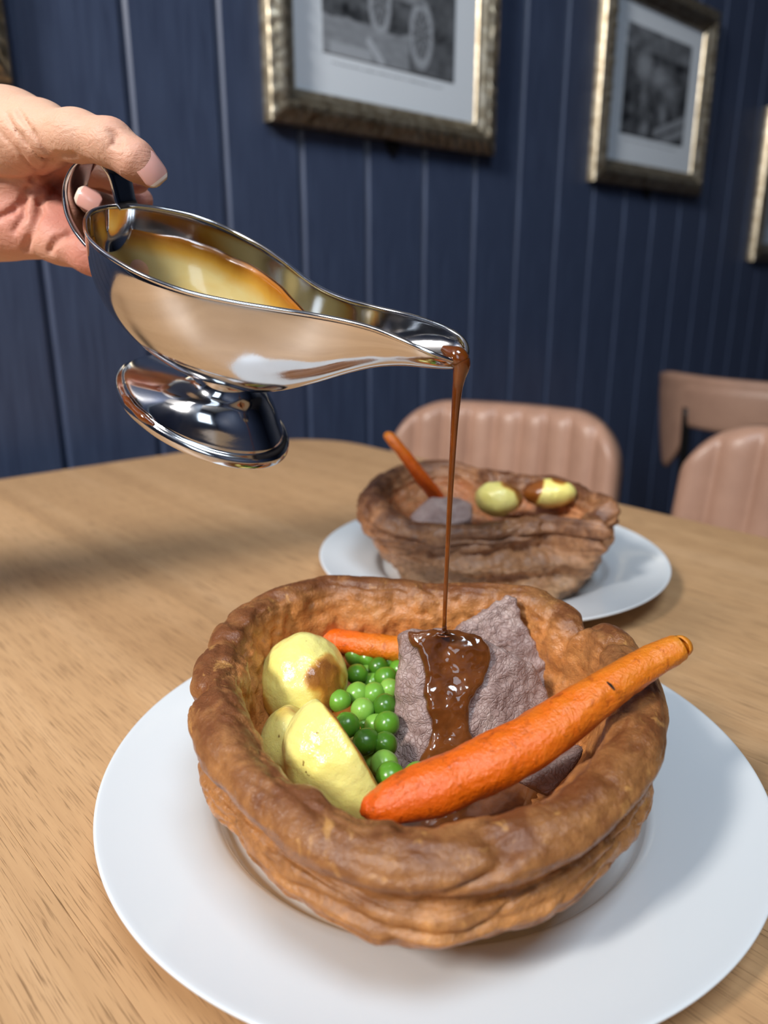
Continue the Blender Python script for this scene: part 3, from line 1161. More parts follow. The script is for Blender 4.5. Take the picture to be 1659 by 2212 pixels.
# peas
PEAS = [(541, 203, .050), (603, 216, .049), (548, 300, .049), (655, 262, .049), (712, 245, .047), (757, 237, .047), (697, 318, .049), (763, 282, .047), (715, 378, .050),
        (552, 402, .049), (633, 405, .049), (460, 438, .050), (578, 484, .049), (692, 466, .050), (700, 555, .050), (645, 565, .046), (497, 560, .052), (595, 645, .050),
        (690, 658, .049), (688, 760, .049), (718, 822, .051), (855, 825, .050), (630, 345, .043), (600, 300, .043), (640, 480, .042), (600, 560, .043), (640, 720, .042)]
bm = bmesh.new()
bmesh.ops.create_uvsphere(bm, u_segments=20, v_segments=14, radius=0.0055)
for v in bm.verts:
    p = v.co.copy()
    v.co *= 1 + 0.05 * noise.noise(p * 260) - 0.05 * math.exp(-((p - Vector((0, 0, 0.0055))).length / 0.0016) ** 2)
pea_me = None
random.seed(11)
PEA_LABELS = {3: 'olive pea touched with gravy near the top of the pea pile', 11: 'pale wrinkled pea touching the whole round potato, leftmost pea', 21: 'lone pea lying between the beef and the long carrot',
              8: 'pale green pea resting against the left edge of the thick beef slice', 20: 'dark green pea at the bottom of the pile above the long carrot',
              0: 'green pea at the top left of the pile, touching the carrot piece', 16: 'dark green pea sitting on the browned potato piece'}
for ip, (x, y, z) in enumerate(PEAS):
    p = on(540 + x / 2.37, 1330 + y / 2.37, z)
    if pea_me is None:
        o = bm_obj('pea', bm, M_pea, smooth=True)
        pea_me = o.data
    else:
        o = bpy.data.objects.new('pea', pea_me)
        col.objects.link(o)
    o.location = p
    o.rotation_euler = (random.uniform(0, 6), random.uniform(0, 6), random.uniform(0, 6))
    s = random.uniform(0.93, 1.10)
    o.scale = (s, s * random.uniform(0.94, 1.0), s * random.uniform(0.92, 1.0))
    tag(o, PEA_LABELS.get(ip, 'glossy green pea in the middle of the pile between the potatoes and the beef'), 'pea', 'peas in the nearer pudding')

# gravy puddle at the bottom of the nearer pudding
po = lathe('gravy_puddle', [(0, 0.0265), (0.03, 0.0265), (0.050, 0.0262), (0.056, 0.0250), (0.058, 0.0230), (0.04, 0.021), (0, 0.021)], M_gravy, n=64, loc=(PUD_C[0], PUD_C[1], 0))
tag(po, 'dark gravy puddle at the bottom of the nearer pudding', 'gravy')

# ------------------------------------------------------------------ gravy boat
Bk, Tp = at(212, 462, 0.352), at(1003, 768, 0.298)
axx = unit(Tp - Bk)
azz = unit(np.array([0, 0, 1.0]) - axx * axx[2])
ROLL = math.radians(11)
azz = azz * math.cos(ROLL) - np.cross(azz, axx) * math.sin(ROLL)   # leans a little towards the diner
ayy = np.cross(azz, axx)
BOAT = empty('gravy_boat', tuple(Bk))
BOAT.matrix_world = Matrix(((axx[0], ayy[0], azz[0], Bk[0]), (axx[1], ayy[1], azz[1], Bk[1]), (axx[2], ayy[2], azz[2], Bk[2]), (0, 0, 0, 1)))
tag(BOAT, 'polished steel gravy boat tilted and pouring, held by its handle', 'gravy boat')


def bchild(name, vs_, fs, mat, parent=None, smooth=True):
    o = mesh_obj(name, vs_, fs, mat, None, smooth)
    o.parent = parent or BOAT
    return o


LB = float(np.linalg.norm(Tp - Bk))
# true x, half width, rim z, keel z
ST = np.array([(0.0050, 0.0005, 0.0045, -0.006), (0.0065, 0.009, 0.0045, -0.012), (0.010, 0.016, 0.0044, -0.018), (0.017, 0.0245, 0.0038, -0.0270), (0.029, 0.0340, 0.0025, -0.0390), (0.045, 0.0385, 0.0005, -0.0470),
               (0.063, 0.0385, -0.0015, -0.0520), (0.080, 0.0340, -0.0030, -0.0530), (0.096, 0.0260, -0.0035, -0.0510), (0.110, 0.0190, -0.0030, -0.0450), (0.125, 0.0140, -0.0015, -0.0355),
               (0.140, 0.0122, 0.0005, -0.0250), (0.153, 0.0126, 0.0020, -0.0170), (0.165, 0.0138, 0.0024, -0.0115), (0.174, 0.0140, 0.0020, -0.0085), (0.181, 0.0120, 0.0010, -0.0064), (0.1855, 0.0070, -0.0008, -0.0050), (0.187, 0.0006, -0.0030, -0.0042)])
NS, NV = 110, 49
SS = catmull(ST, NS)


def boat_surface(off):
    """inner (off<0) or outer skin; v runs from near rim over the keel to far rim"""
    vs_ = []
    for x, w, zr, zk in SS:
        w = max(w, 0.0004)
        dpt = zr - zk
        for j in range(NV):
            a = -math.pi / 2 + math.pi * j / (NV - 1)
            sa, ca = math.sin(a), math.cos(a)
            e = 0.86
            y = w * math.copysign(abs(sa) ** 0.9, sa)
            z = zr - dpt * (ca ** e if ca > 0 else 0)
            # belly: the section is widest just below the rim
            vs_.append([x, y, z])
    V = np.array(vs_).reshape(NS, NV, 3)
    if off:
        du = np.gradient(V, axis=0); dv = np.gradient(V, axis=1)
        nn = np.cross(du, dv)
        L = np.linalg.norm(nn, axis=2, keepdims=True); L[L == 0] = 1
        nn = nn / L
        ctr = np.array([0.08, 0, 0.0])
        V = V + nn * off
    return V


def grid_faces(n, m, base=0, flip=False):
    fs = []
    for i in range(n - 1):
        for j in range(m - 1):
            q = (base + i * m + j, base + i * m + j + 1, base + (i + 1) * m + j + 1, base + (i + 1) * m + j)
            fs.append(q[::-1] if flip else q)
    return fs


V0 = boat_surface(0.0)
bowl = bchild('bowl', V0.reshape(-1, 3), grid_faces(NS, NV), M_steel)
bm = bmesh.new(); bm.from_mesh(bowl.data)
bmesh.ops.remove_doubles(bm, verts=bm.verts[:], dist=0.00025)
bmesh.ops.recalc_face_normals(bm, faces=bm.faces[:])
bm.to_mesh(bowl.data); bm.free()
md = bowl.modifiers.new('thick', 'SOLIDIFY'); md.thickness = 0.0008; md.offset = 0.0
md = bowl.modifiers.new('sub', 'SUBSURF'); md.levels = 1; md.render_levels = 1
# rolled rim wire
rim_path = np.vstack([V0[:, 0], V0[::-1, -1]])


def ring_tube(name, path, r, mat, parent, nr=10, closed=True):
    P = np.array(path)
    keep = [0]
    for i in range(1, len(P)):
        if np.linalg.norm(P[i] - P[keep[-1]]) > 0.0006:
            keep.append(i)
    P = P[keep]
    n = len(P)
    vs_, fs = [], []
    for i in range(n):
        t = unit(P[(i + 1) % n] - P[i - 1])
        a = unit(np.cross(t, [0, 0, 1.0])); b = np.cross(a, t)
        for k_ in range(nr):
            th = 2 * math.pi * k_ / nr
            vs_.append(P[i] + (a * math.cos(th) + b * math.sin(th)) * r)
    for i in range(n):
        i2 = (i + 1) % n
        for k_ in range(nr):
            k2 = (k_ + 1) % nr
            fs.append((i * nr + k_, i * nr + k2, i2 * nr + k2, i2 * nr + k_))
    return bchild(name, vs_, fs, mat, parent)


ring_tube('rim_bead', rim_path, 0.0010, M_steel, BOAT)

# foot: neck flaring to an oval dome with a turned-down edge
fp = [(0.33, -0.0440, 0.0), (0.34, -0.0500, 0.0), (0.36, -0.0535, 0.0), (0.43, -0.0560, 0.1), (0.56, -0.0580, 0.3), (0.72, -0.0612, 0.6), (0.85, -0.0652, 0.9), (0.905, -0.0676, 1), (0.925, -0.0695, 1), (0.975, -0.0705, 1), (1.0, -0.0720, 1), (1.003, -0.0742, 1), (0.985, -0.0745, 1), (0.96, -0.0720, 1)]
FP = catmull(fp, 60)
vs_ = []
nph = 96
FA, FBB, FX, FT = 0.0461, 0.0325, 0.0656, -0.1518
for s, z, bl in FP:
    bl = min(max(bl, 0), 1)
    for k_ in range(nph):
        th = 2 * math.pi * k_ / nph
        rx = FA * s if bl > 0.999 else FA * s * (0.85 + 0.15 * bl)
        xx = 0.012 * (1 - bl) + rx * math.cos(th)
        vs_.append((FX + xx, FBB * s * (1.25 - 0.25 * bl) * math.sin(th), z - 0.0020 * bl + FT * xx * bl))
fs = []
for i in range(len(FP) - 1):
    for k_ in range(nph):
        k2 = (k_ + 1) % nph
        fs.append((i * nph + k_, i * nph + k2, (i + 1) * nph + k2, (i + 1) * nph + k_))
ft = bchild('foot', vs_, fs, M_steel)
bm = bmesh.new(); bm.from_mesh(ft.data); bmesh.ops.recalc_face_normals(bm, faces=bm.faces[:]); bm.to_mesh(ft.data); bm.free()
md = ft.modifiers.new('thick', 'SOLIDIFY'); md.thickness = 0.0008; md.offset = 0.0

# strap handle
hp = catmull([(0.0085, 0.011, 0.0035), (0.006, 0.011, 0.006), (0.004, 0.011, 0.012), (0.002, 0.010, 0.018), (-0.003, 0.009, 0.0215), (-0.009, 0.007, 0.021), (-0.014, 0.005, 0.016), (-0.0165, 0.003, 0.008), (-0.0145, 0.001, -0.001), (-0.009, 0.0, -0.008), (-0.002, 0.0, -0.0130), (0.006, 0.0, -0.0165)], 60)
vs_ = []
for i, p in enumerate(hp):
    hw = 0.0062 + 0.0016 * (i / 59)
    for y in np.linspace(-1, 1, 5):
        vs_.append((p[0], p[1] + y * hw, p[2]))
hd = bchild('handle', vs_, grid_faces(60, 5), M_steel)
md = hd.modifiers.new('thick', 'SOLIDIFY'); md.thickness = 0.0013; md.offset = 0.0
md = hd.modifiers.new('bev', 'BEVEL'); md.width = 0.0004; md.segments = 2; md.limit_method = 'ANGLE'

# gravy film clinging to the inside of the bowl
vs_, edge = [], []
fi = [q for q in SS if 0.0085 < q[0] < 0.118]
MV = 41
for x, w, zr, zk in fi:
    lvl = -0.0080 - 0.012 * (x - 0.02) / 0.1 + 0.0010 * noise.noise(Vector((x * 90, 0.3, 0.0)))
    dpt = zr - zk
    amax = math.acos(min(0.999, max(0.02, (zr - lvl) / dpt) ** (1 / 0.86)))
    for j in range(MV):
        u = -1 + 2 * j / (MV - 1)
        a = u * amax
        sa, ca = math.sin(a), math.cos(a)
        p = np.array([x, w * math.copysign(abs(sa) ** 0.9, sa), zr - dpt * ca ** 0.86])
        cdir = np.array([x, 0, zr]) - p
        L_ = np.linalg.norm(cdir) + 1e-9
        vs_.append(p + cdir / L_ * min(0.0013, 0.4 * L_))
        edge.append(max(0.0, 1 - (1 - abs(u)) * amax * w / 0.011))
film = mesh_obj('gravy_film', vs_, grid_faces(len(fi), MV), M_film)
film.matrix_world = BOAT.matrix_world.copy()
attr(film, 'edge', edge)
md = film.modifiers.new('thick', 'SOLIDIFY'); md.thickness = 0.0006; md.offset = 0.0
tag(film, 'amber gravy film coating the inside of the steel gravy boat', 'gravy')

# gravy leaving the spout and falling
Ln = on(960, 1368, .0855)
sp = [at(955, 752, .296), at(972, 762, .2955), at(988, 772, .295), at(996, 788, .2955), at(992, 815, .297), at(987, 850, .299), at(981, 930, .303), at(973, 1060, .309), at(967, 1180, .3135), at(962, 1290, .317), at(960, 1350, .319), Ln + np.array([0, 0, 0.001]), Ln - np.array([0, 0, 0.001])]
sr = [0.0012, 0.0030, 0.0040, 0.0036, 0.0025, 0.0019, 0.0014, 0.00115, 0.0010, 0.0009, 0.0009, 0.0015, 0.0030]
so = tube('gravy_stream', sp, sr, M_stream, nseg=150, nround=18)
tag(so, 'thin amber stream of gravy falling from the spout onto the beef', 'gravy')
dp = [BOAT.matrix_world @ Vector((FX + FA * 0.975 * math.cos(math.radians(a)), FBB * 0.975 * math.sin(math.radians(a)), -0.0722 + FT * FA * math.cos(math.radians(a)))) for a in (234, 241, 249, 258, 267)]
do = tube('gravy_drip', [np.array(p) for p in dp], [0.0006, 0.0019, 0.0016, 0.0021, 0.0007], M_stream, nseg=40, nround=14)
tag(do, 'amber gravy drip stuck on the edge of the gravy boat foot', 'gravy')

# ------------------------------------------------------------------ the hand holding the boat
HB = at(-40, 400, 0.385)
PERSON = empty('person', tuple(HB))
tag(PERSON, 'left hand and forearm of a person gripping the gravy boat handle, thumb on top', 'person')
wr = np.array([0.126, 0.462, 0.286])
ELB = np.array([-0.15, 0.555, 0.305])
cs = [at(x, y, t) for x in (-170, 400) for y in (140, 660) for t in (.30, .44)]
lo = np.minimum(np.min(cs, 0), wr - 0.04); hi = np.maximum(np.max(cs, 0), wr + 0.04)
HF = Field(lo, hi, 0.0011)


def seg(a, b, ra, rb, k=0.006):
    """end points as seen with their depth, radii in photo pixels at that depth"""
    pa, pb = at(*a), at(*b)
    HF.capsule(pa, pb, ra * a[2] / F_PX, rb * b[2] / F_PX, k)


# palm and heel of the hand
seg((-150, 380, .395), (20, 375, .392), 104, 98, .02)
seg((-150, 325, .385), (20, 290, .364), 92, 86, .02)           # thenar
seg((-20, 470, .392), (60, 480, .384), 66, 58, .015)
seg((-60, 450, .394), (-20, 470, .388), 85, 74, .02)
seg((20, 300, .367), (95, 292, .355), 88, 64, .012)
seg((10, 360, .405), (90, 330, .410), 84, 60, .015)               # back of the hand
seg((60, 275, .385), (160, 285, .395), 50, 38, .012)              # index knuckle
# thumb
seg((85, 290, .350), (165, 293, .337), 57, 46, .010)
seg((165, 293, .337), (238, 308, .331), 46, 45, .008)
seg((238, 308, .331), (292, 346, .330), 44, 39, .006)
seg((292, 346, .330), (326, 374, .332), 39, 30, .005)
# index finger, under the thumb
seg((100, 335, .385), (180, 362, .378), 42, 36, .008)
seg((180, 362, .378), (245, 378, .378), 35, 31, .004)
seg((245, 378, .378), (298, 393, .376), 30, 24, .003)
# middle finger
seg((70, 385, .394), (140, 398, .394), 40, 34, .006)
seg((140, 398, .394), (230, 415, .395), 33, 31, .003)
seg((230, 415, .395), (305, 432, .393), 31, 25, .003)
# ring finger, curled through the handle
seg((80, 440, .396), (170, 450, .400), 48, 40, .010)
seg((170, 450, .400), (290, 470, .404), 38, 32, .006)
seg((290, 470, .404), (272, 462, .382), 30, 28, .004)
seg((272, 462, .382), (197, 436, .357), 28, 27, .003)
# little finger
seg((40, 480, .384), (130, 520, .378), 62, 46, .010)
seg((130, 520, .378), (200, 548, .374), 44, 42, .006)
seg((200, 548, .374), (290, 590, .372), 42, 36, .005)
# palm pad between the creases
seg((100, 455, .380), (170, 480, .378), 34, 30, .008)


def crease(pts, r, depth=0.0):
    for a, b in zip(pts[:-1], pts[1:]):
        HF.groove(at(*a), at(*b), r, 0.0022)


def surf_t(px, py, t0=0.29, t1=0.45):
    """depth at which the line of sight meets the hand"""
    for t in np.arange(t0, t1, 0.0008):
        p = at(px, py, t)
        ix = np.round((p - HF.lo) / HF.h).astype(int)
        if np.all(ix >= 0) and np.all(ix < HF.n) and HF.v[tuple(ix)] < 0:
            return t
    return None


def crease_px(pp, r, lift=0.0):
    last = None
    for px, py in pp:
        t = surf_t(px, py)
        if t is None:
            last = None
            continue
        p = at(px, py, t - lift)
        if last is not None and np.linalg.norm(p - last) < 0.02:
            HF.groove(last, p, r, 0.0022)
        last = p


crease_px([(0, 388), (35, 392), (70, 388), (112, 376)], 0.0013)
crease_px([(112, 345), (104, 366), (70, 388)], 0.0012)
crease_px([(112, 345), (130, 336), (160, 334)], 0.0010)
crease_px([(55, 540), (70, 500), (88, 455), (86, 430)], 0.0014)
crease_px([(0, 470), (30, 455), (48, 435), (62, 410)], 0.0011)
crease_px([(108, 542), (120, 522), (150, 505), (178, 500)], 0.0012)
crease_px([(85, 440), (110, 425), (120, 405)], 0.0010)
crease_px([(30, 500), (50, 470), (56, 430)], 0.0008)
crease_px([(15, 250), (50, 300), (100, 345)], 0.0006)
crease_px([(40, 240), (75, 290), (108, 335)], 0.0006)
crease_px([(-5, 280), (40, 330), (80, 368)], 0.0006)
crease_px([(238, 283), (250, 292), (246, 312)], 0.0006)
crease_px([(262, 300), (258, 316)], 0.0005)
hand, HP = HF.mesh('hand', M_skin, PERSON)
fl_ = np.zeros(len(HP))
for q, r_ in (((326, 374, .335), .014), ((198, 436, .345), .014), ((300, 400, .37), .014), ((305, 432, .385), .016), ((120, 400, .38), .022), ((150, 470, .37), .024), ((30, 470, .375), .02), ((200, 550, .37), .02), ((250, 300, .335), .010)):
    d = np.linalg.norm(HP - at(*q), axis=1)
    fl_ = np.maximum(fl_, np.exp(-(d / r_) ** 2) * 0.85)
attr(hand, 'flush', fl_)


def nail(c, nrm, tip, w, l, parent=PERSON):
    """curved nail plate lying on the fingertip with a pale free edge"""
    nrm = unit(nrm)
    t = unit(np.asarray(tip) - nrm * np.dot(nrm, tip))
    s = np.cross(nrm, t)
    vs_, n, m = [], 15, 13
    for i in range(n):
        u = -1 + 2 * i / (n - 1)
        for j in range(m):
            v = -1 + 2 * j / (m - 1)
            ww = math.sqrt(max(0.0, 1 - max(0, abs(u) - 0.45) ** 2 / 0.3025 * 0.75))
            x, y = u * l, v * w * ww
            vs_.append(c + t * x + s * y - nrm * (0.0022 * (v * ww) ** 2 + 0.0010 * u * u))
    o = mesh_obj('fingernail', vs_, grid_faces(n, m), M_nail)
    o.data.materials.append(M_nailtip)
    for p in o.data.polygons:
        if (p.index // (m - 1)) >= n - 3:
            p.material_index = 1
    md = o.modifiers.new('thick', 'SOLIDIFY'); md.thickness = 0.0006; md.offset = 0.0
    o.parent = parent
    o.location = -parent.location
    return o


def nail_at(px, py, tip, w, l):
    t = surf_t(px, py)
    p = at(px, py, t)
    ix = np.round((p - HF.lo) / HF.h).astype(int)
    g = np.array([HF.v[tuple(ix + e)] - HF.v[tuple(ix - e)] for e in (np.eye(3, dtype=int) * 2)])
    g = unit(g)
    return nail(p + g * 0.0006, g, tip, w, l)


nail_at(328, 364, RT * 0.74 - UPV * 0.67, 0.0058, 0.0068)
nail_at(190, 431, -RT * 0.80 + UPV * 0.45, 0.0048, 0.0058)

# forearm: wrist to elbow, with a rolled dark sleeve
fa = tube('forearm', [wr + (at(-40, 375, .39) - wr) * 0.4, wr, wr + (ELB - wr) * 0.3, wr + (ELB - wr) * 0.65, ELB], [0.026, 0.0265, 0.030, 0.036, 0.040], M_skin, nseg=50, nround=32)
attr(fa, 'flush', [0.1] * len(fa.data.vertices))
fa.parent = PERSON; fa.location = -PERSON.location
sl_ = tube('sleeve', [wr + (ELB - wr) * 0.55, wr + (ELB - wr) * 0.57, wr + (ELB - wr) * 0.8, ELB, ELB + (ELB - wr) * 0.35], [0.0375, 0.041, 0.043, 0.046, 0.050], M_sleeve, nseg=40, nround=28, wob=0.08)
sl_.parent = PERSON; sl_.location = -PERSON.location


# ------------------------------------------------------------------ chairs
def rounded_rect(w, h, r, n=10):
    p = []
    for cx, cy, a0 in ((w / 2 - r, h - r, 0), (-w / 2 + r, h - r, 90), (-w / 2 + r, r, 180), (w / 2 - r, r, 270)):
        p += arc(cx, cy, r, a0, a0 + 90, n)
    return p


def channel_chair(loc, rz, label, w=0.42, hb=0.36, zb=-0.33):
    """chair whose sitter faces local -x; backrest with vertical padded channels"""
    root = empty('dining_chair', (loc[0], loc[1], FLOOR_Z))
    root.rotation_euler = (0, 0, rz)
    tag(root, label, 'chair')
    zf = -FLOOR_Z

    def put(o):
        o.parent = root
        return o
    nu, nv = 120, 36
    vs_, fs = [], []
    nch = 9

    def surf(u, v, side):
        # u along width -1..1, v 0..1 height
        y = u * w / 2
        ztop = hb
        r = 0.085
        e = abs(u) * w / 2 - (w / 2 - r)
        top = ztop - (r - math.sqrt(max(0, r * r - e * e)) if e > 0 else 0) * 1.0
        z = zb + zf + v * top
        curve = 0.055 * u * u                    # wraps towards the sitter
        lean = 0.05 * v
        ph_ = (u * 0.5 + 0.5) * nch
        chn = abs(math.sin(math.pi * ph_)) ** 0.6
        edge = min(1.0, (1 - abs(u)) / 0.10, max(0.0, (1 - v)) / 0.06, 1.0)
        edge = math.sqrt(max(0.0, 1 - (1 - max(0, edge)) ** 2))
        if side == 0:
            d = 0.012 + 0.020 * edge * (0.45 + 0.55 * chn)
            return (-d - curve + lean, y, z)
        return (0.012 + 0.006 * edge - curve + lean, y, z)
    for side in (0, 1):
        base = len(vs_)
        for i in range(nu + 1):
            for j in range(nv + 1):
                vs_.append(surf(-1 + 2 * i / nu, j / nv, side))
        fs += grid_faces(nu + 1, nv + 1, base, flip=side == 1)
    n1 = (nu + 1) * (nv + 1)
    for i in range(nu):
        for j in (0, nv):
            a, b = i * (nv + 1) + j, (i + 1) * (nv + 1) + j
            fs.append((a, b, b + n1, a + n1) if j == 0 else (b, a, a + n1, b + n1))
    for j in range(nv):
        for i in (0, nu):
            a, b = i * (nv + 1) + j, i * (nv + 1) + j + 1
            fs.append((b, a, a + n1, b + n1) if i == 0 else (a, b, b + n1, a + n1))
    put(mesh_obj('backrest', vs_, fs, M_leather))
    bm = box_bm((-0.39, -0.17, 0.40), (-0.02, 0.17, 0.47), 0.03, 4)
    put(bm_obj('seat', bm, M_leather, smooth=True))
    for sx, sy in ((-0.36, -1), (-0.36, 1), (-0.03, -1), (-0.03, 1)):
        put(tube('leg', [np.array([sx * 0.95, sy * 0.14, 0.41]), np.array([sx, sy * 0.155, 0.0])], [0.014, 0.010], M_blackmetal, nseg=12, nround=12))
    for sy in (-1, 1):
        put(tube('back_post', [np.array([0.0, sy * 0.11, 0.41]), np.array([0.03, sy * 0.11, zb + zf + 0.12])], [0.010, 0.010], M_blackmetal, nseg=12, nround=12))
    return root


ZT = 0.030
a1, b1 = on(838, 905, ZT - 0.03), on(1335, 950, ZT - 0.03)
mid = (a1 + b1) / 2
dirc = b1 - a1
channel_chair((mid[0] + 0.02, mid[1], 0), math.atan2(dirc[1], dirc[0]) + math.pi / 2, 'tan leather dining chair with vertical channels behind the farther pudding', w=float(np.linalg.norm(dirc[:2])) * 1.0)
a2 = on(1470, 1040, ZT - 0.06)
channel_chair((a2[0] + 0.045, a2[1] - 0.19, 0), math.radians(-3), 'tan leather dining chair at the right edge, nearest of the chairs', hb=0.373)

# chair of the next table: wrap-around band back on drooping ends
root = empty('dining_chair', (1.72, 0.645, FLOOR_Z))
root.rotation_euler = (0, 0, math.radians(6))
tag(root, 'taupe leather wrap-back dining chair farthest away at the right edge', 'chair')
zf = -FLOOR_Z
vs_, fs = [], []
nu, nv = 90, 14
Wd = 0.52
for side in (0, 1):
    for i in range(nu + 1):
        u = -1 + 2 * i / nu
        y = u * Wd / 2
        x = 0.13 * abs(u) ** 3.0
        top = zf + 0.012 - 0.012 * abs(u) ** 8
        bot_mid = zf - 0.105
        e = max(0.0, abs(u) - 0.62) / 0.38
        bot = bot_mid - 0.115 * min(1.0, (e * 1.7)) ** 0.55 + (0.05 * max(0, e - 0.75) / 0.25 if e > 0.75 else 0)
        for j in range(nv + 1):
            v = j / nv
            bul = 0.007 * math.sin(math.pi * min(1, max(0, v))) ** 0.5
            groove_ = 0.005 * math.exp(-((v - 0.84) / 0.035) ** 2)
            off = -(0.016 + bul - groove_) if side == 0 else (0.016 + bul)
            inset = 0.018 * v * max(0, abs(u) - 0.0)
            vs_.append((x + off, y * (0.93 + 0.07 * v), bot + (top - bot) * v))
    fs += grid_faces(nu + 1, nv + 1, side * (nu + 1) * (nv + 1), flip=side == 0)
n1 = (nu + 1) * (nv + 1)
for i in range(nu):
    for j in (0, nv):
        a, b = i * (nv + 1) + j, (i + 1) * (nv + 1) + j
        fs.append((a, b, b + n1, a + n1))
for j in range(nv):
    for i in (0, nu):
        a, b = i * (nv + 1) + j, i * (nv + 1) + j + 1
        fs.append((a, b, b + n1, a + n1))
o = mesh_obj('backrest', vs_, fs, M_leather2); o.parent = root
bm = bmesh.new(); bm.from_mesh(o.data); bmesh.ops.recalc_face_normals(bm, faces=bm.faces[:]); bm.to_mesh(o.data); bm.free()
o = bm_obj('seat', box_bm((0.08, -0.22, 0.40), (0.47, 0.14, 0.47), 0.03, 4), M_leather2, smooth=True); o.parent = root
for sx, sy in ((0.06, -1), (0.06, 1), (0.44, -1), (0.44, 1)):
    o = tube('leg', [np.array([sx, sy * 0.19, 0.41]), np.array([sx, sy * 0.21, 0.0])], [0.014, 0.010], M_blackmetal, nseg=12, nround=12); o.parent = root
for sy in (-1, 1):
    o = tube('back_post', [np.array([0.04, sy * 0.15, 0.42]), np.array([0.012, sy * 0.15, zf - 0.06])], [0.010, 0.010], M_blackmetal, nseg=12, nround=12); o.parent = root


# ------------------------------------------------------------------ pictures on the wall
def tone_wheels(u, v):
    """old motor car on a road, u right, v up (0..1)"""
    t = 0.16 + 0.16 * noise.noise(Vector((u * 9, v * 9, 1))) + 0.10 * noise.noise(Vector((u * 22, v * 22, 4)))
    if v > 0.66:
        t += 0.22 * max(0, noise.noise(Vector((u * 7, v * 6, 9)))) + 0.1
    if v < 0.24 + 0.06 * noise.noise(Vector((u * 5, 0, 2))):
        t = 0.50 + 0.12 * noise.noise(Vector((u * 14, v * 30, 3)))
        if u > 0.62:
            t -= 0.30
    if v < 0.08 and 0.05 < u < 0.34:
        t = 0.74
    if 0.30 < u < 0.44 and v < 0.16 and abs((u - 0.30) - (0.16 - v) * 0.8) < 0.03:
        t = 0.85
    for cx, cy, rx, ry in ((0.40, 0.42, 0.075, 0.22), (0.72, 0.27, 0.085, 0.21)):
        d = math.hypot((u - cx) / rx, (v - cy) / ry)
        if d < 1.0:
            t = 0.25 + (0.35 if abs(math.sin(6 * math.atan2((v - cy) / ry, (u - cx) / rx))) > 0.93 else 0)
            if 0.8 < d:
                t = 0.70
        elif d < 1.15:
            t = 0.55
    if 0.45 < v < 0.72 and 0.28 < u < 0.74:
        t = 0.45 + 0.25 * noise.noise(Vector((u * 16, v * 16, 6)))
    if 0.5 < u < 0.66 and 0.62 < v < 0.9:
        t = 0.5 + 0.3 * noise.noise(Vector((u * 10, v * 12, 8)))
    return t


def tone_folk(u, v):
    """people gathered by a rail"""
    t = 0.14 + 0.2 * noise.noise(Vector((u * 8, v * 10, 11))) + 0.10 * noise.noise(Vector((u * 20, v * 24, 14)))
    if v > 0.80:
        t += 0.16
    for cx, cy, rx, ry, val in ((0.28, 0.66, 0.12, 0.14, 0.62), (0.52, 0.60, 0.16, 0.10, 0.58), (0.70, 0.50, 0.14, 0.12, 0.42), (0.62, 0.26, 0.06, 0.12, 0.5), (0.3, 0.40, 0.06, 0.2, 0.35), (0.35, 0.08, 0.06, 0.09, 0.5)):
        d = ((u - cx) / rx) ** 2 + ((v - cy) / ry) ** 2
        if d < 1.6:
            t = max(t, val * math.exp(-d * 0.7) + 0.2 * noise.noise(Vector((u * 25, v * 25, 21))))
    if abs(v - (-0.10 + 0.42 * (u - 0.4))) < 0.045 and u > 0.5:
        t = 0.5
    if abs(v - (0.02 + 0.42 * (u - 0.4))) < 0.04 and u > 0.5:
        t = 0.52
    if abs(u - 0.2) < 0.03 and v < 0.5:
        t = 0.08
    return t


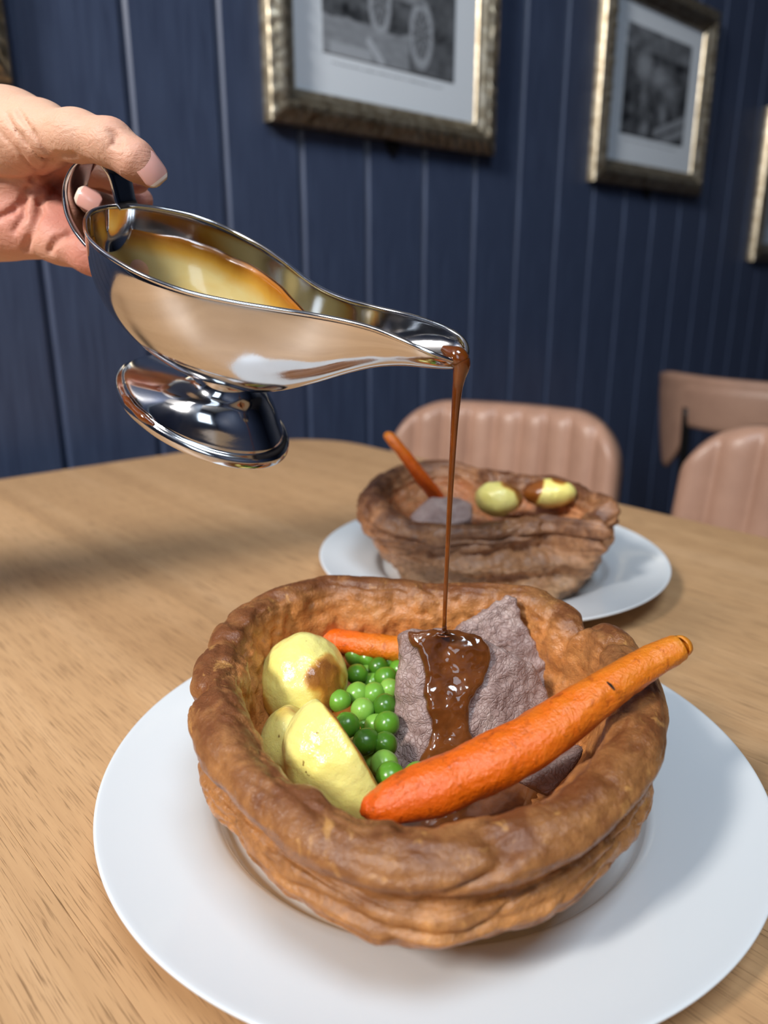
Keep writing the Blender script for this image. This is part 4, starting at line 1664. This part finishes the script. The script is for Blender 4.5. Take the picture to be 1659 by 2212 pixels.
def picture(x0, z0, tone, label, w=0.526, h=0.432, caption=True):
    """framed photograph hung on the boards; x0 left edge, z0 bottom edge"""
    yb = WALL_Y
    root = empty('picture_frame', (x0 + w / 2, yb, z0))
    tag(root, label, 'picture')
    mw = 0.052
    # moulding profile: distance inwards from the outer edge, height off the wall
    prof = [(0.0, 0.0), (0.0, 0.017), (0.003, 0.0205), (0.010, 0.0215), (0.013, 0.0235), (0.020, 0.0280), (0.027, 0.0290), (0.031, 0.0275), (0.033, 0.0215), (0.037, 0.0225), (0.040, 0.0215), (0.042, 0.0150), (0.048, 0.0135), (mw, 0.0115), (mw, 0.0)]
    corners = [(-w / 2, 0), (w / 2, 0), (w / 2, h), (-w / 2, h)]
    inw = [(1, 1), (-1, 1), (-1, -1), (1, -1)]
    nl = 90
    for sidx in range(4):
        A, B = sidx, (sidx + 1) % 4
        vs_, fs = [], []
        for i in range(nl + 1):
            t = i / nl
            for d, hh in prof:
                ax_, az_ = corners[A][0] + inw[A][0] * d, corners[A][1] + inw[A][1] * d
                bx_, bz_ = corners[B][0] + inw[B][0] * d, corners[B][1] + inw[B][1] * d
                X_, Z_ = ax_ + (bx_ - ax_) * t, az_ + (bz_ - az_) * t
                dh = 0
                if 0.004 < d < 0.033 and hh > 0.019:
                    dh = 0.0022 * noise.noise(Vector((X_ * 95, Z_ * 95, d * 90 + x0))) + 0.0014 * math.sin((X_ + Z_) * 260)
                vs_.append((X_, -hh - dh, Z_))
        m = len(prof)
        fs = grid_faces(nl + 1, m)
        o = mesh_obj('moulding', vs_, fs, M_gilt)
        bm = bmesh.new(); bm.from_mesh(o.data)
        bmesh.ops.recalc_face_normals(bm, faces=bm.faces[:])
        bm.to_mesh(o.data); bm.free()
        o.data.polygons.foreach_set('use_smooth', [True] * len(o.data.polygons))
        o.parent = root
    e = mw - 0.002
    bm = box_bm((-w / 2 + e, -0.0060, e), (w / 2 - e, -0.0035, h - e))
    o = bm_obj('mount', bm, M_mat); o.parent = root
    bm = box_bm((-w / 2 + 0.004, -0.0030, 0.004), (w / 2 - 0.004, -0.0005, h - 0.004))
    o = bm_obj('backing', bm, M_back); o.parent = root
    # print
    pw, ph_ = 0.305, 0.226
    pz = 0.112
    nx_, nz_ = 150, 112
    vs_, tn_ = [], []
    for i in range(nx_ + 1):
        for j in range(nz_ + 1):
            vs_.append((-pw / 2 + pw * i / nx_, -0.0066, pz + ph_ * j / nz_))
            tn_.append(min(1, max(0, tone(i / nx_, j / nz_))))
    o = mesh_obj('photo_print', vs_, grid_faces(nx_ + 1, nz_ + 1), M_print)
    attr(o, 'tone', tn_)
    md = o.modifiers.new('thick', 'SOLIDIFY'); md.thickness = 0.0004
    o.parent = root
    # faint caption strokes under the print
    bm = bmesh.new()
    rnd_ = random.Random(int(x0 * 1000))
    x = -pw / 2 + 0.02
    while x < pw / 2 - 0.03:
        ln = rnd_.uniform(0.004, 0.011)
        zz = pz - 0.013 + rnd_.uniform(-0.0004, 0.0004)
        hgt = rnd_.uniform(0.0011, 0.002)
        q = [bm.verts.new(v) for v in ((x, -0.0063, zz), (x + ln, -0.0063, zz), (x + ln, -0.0063, zz + hgt), (x, -0.0063, zz + hgt))]
        bm.faces.new(q)
        x += ln + rnd_.uniform(0.0012, 0.004)
    o = bm_obj('caption', bm, simple('caption_ink', rgb(120, 124, 130), 0.8)); o.parent = root
    o['label'] = 'faint printed caption line'
    # hanging tab under the frame
    bm = prism_bm([(-0.016, 0.0), (0.016, 0.0), (0.012, -0.012), (0.005, -0.022), (-0.005, -0.022), (-0.012, -0.012)], 0.0, 0.008)
    o = bm_obj('wall_bracket', bm, M_blackmetal)
    o.rotation_euler = (math.pi / 2, 0, 0)
    o.location = (0.0, -0.002, 0.004)
    o.parent = root
    return root


picture(0.748, 0.450, tone_wheels, 'silver-gilt framed photograph of an old motor car with spoked wheels, above the pouring spout')
picture(1.630, 0.433, tone_folk, 'silver-gilt framed photograph of gathered people, between the motor car picture and right edge')
picture(2.560, 0.272, tone_folk, 'silver-gilt frame cut off by the right edge of the view')
picture(0.380 - 0.526, 0.445, tone_folk, 'silver-gilt frame corner above the hand at the upper left')
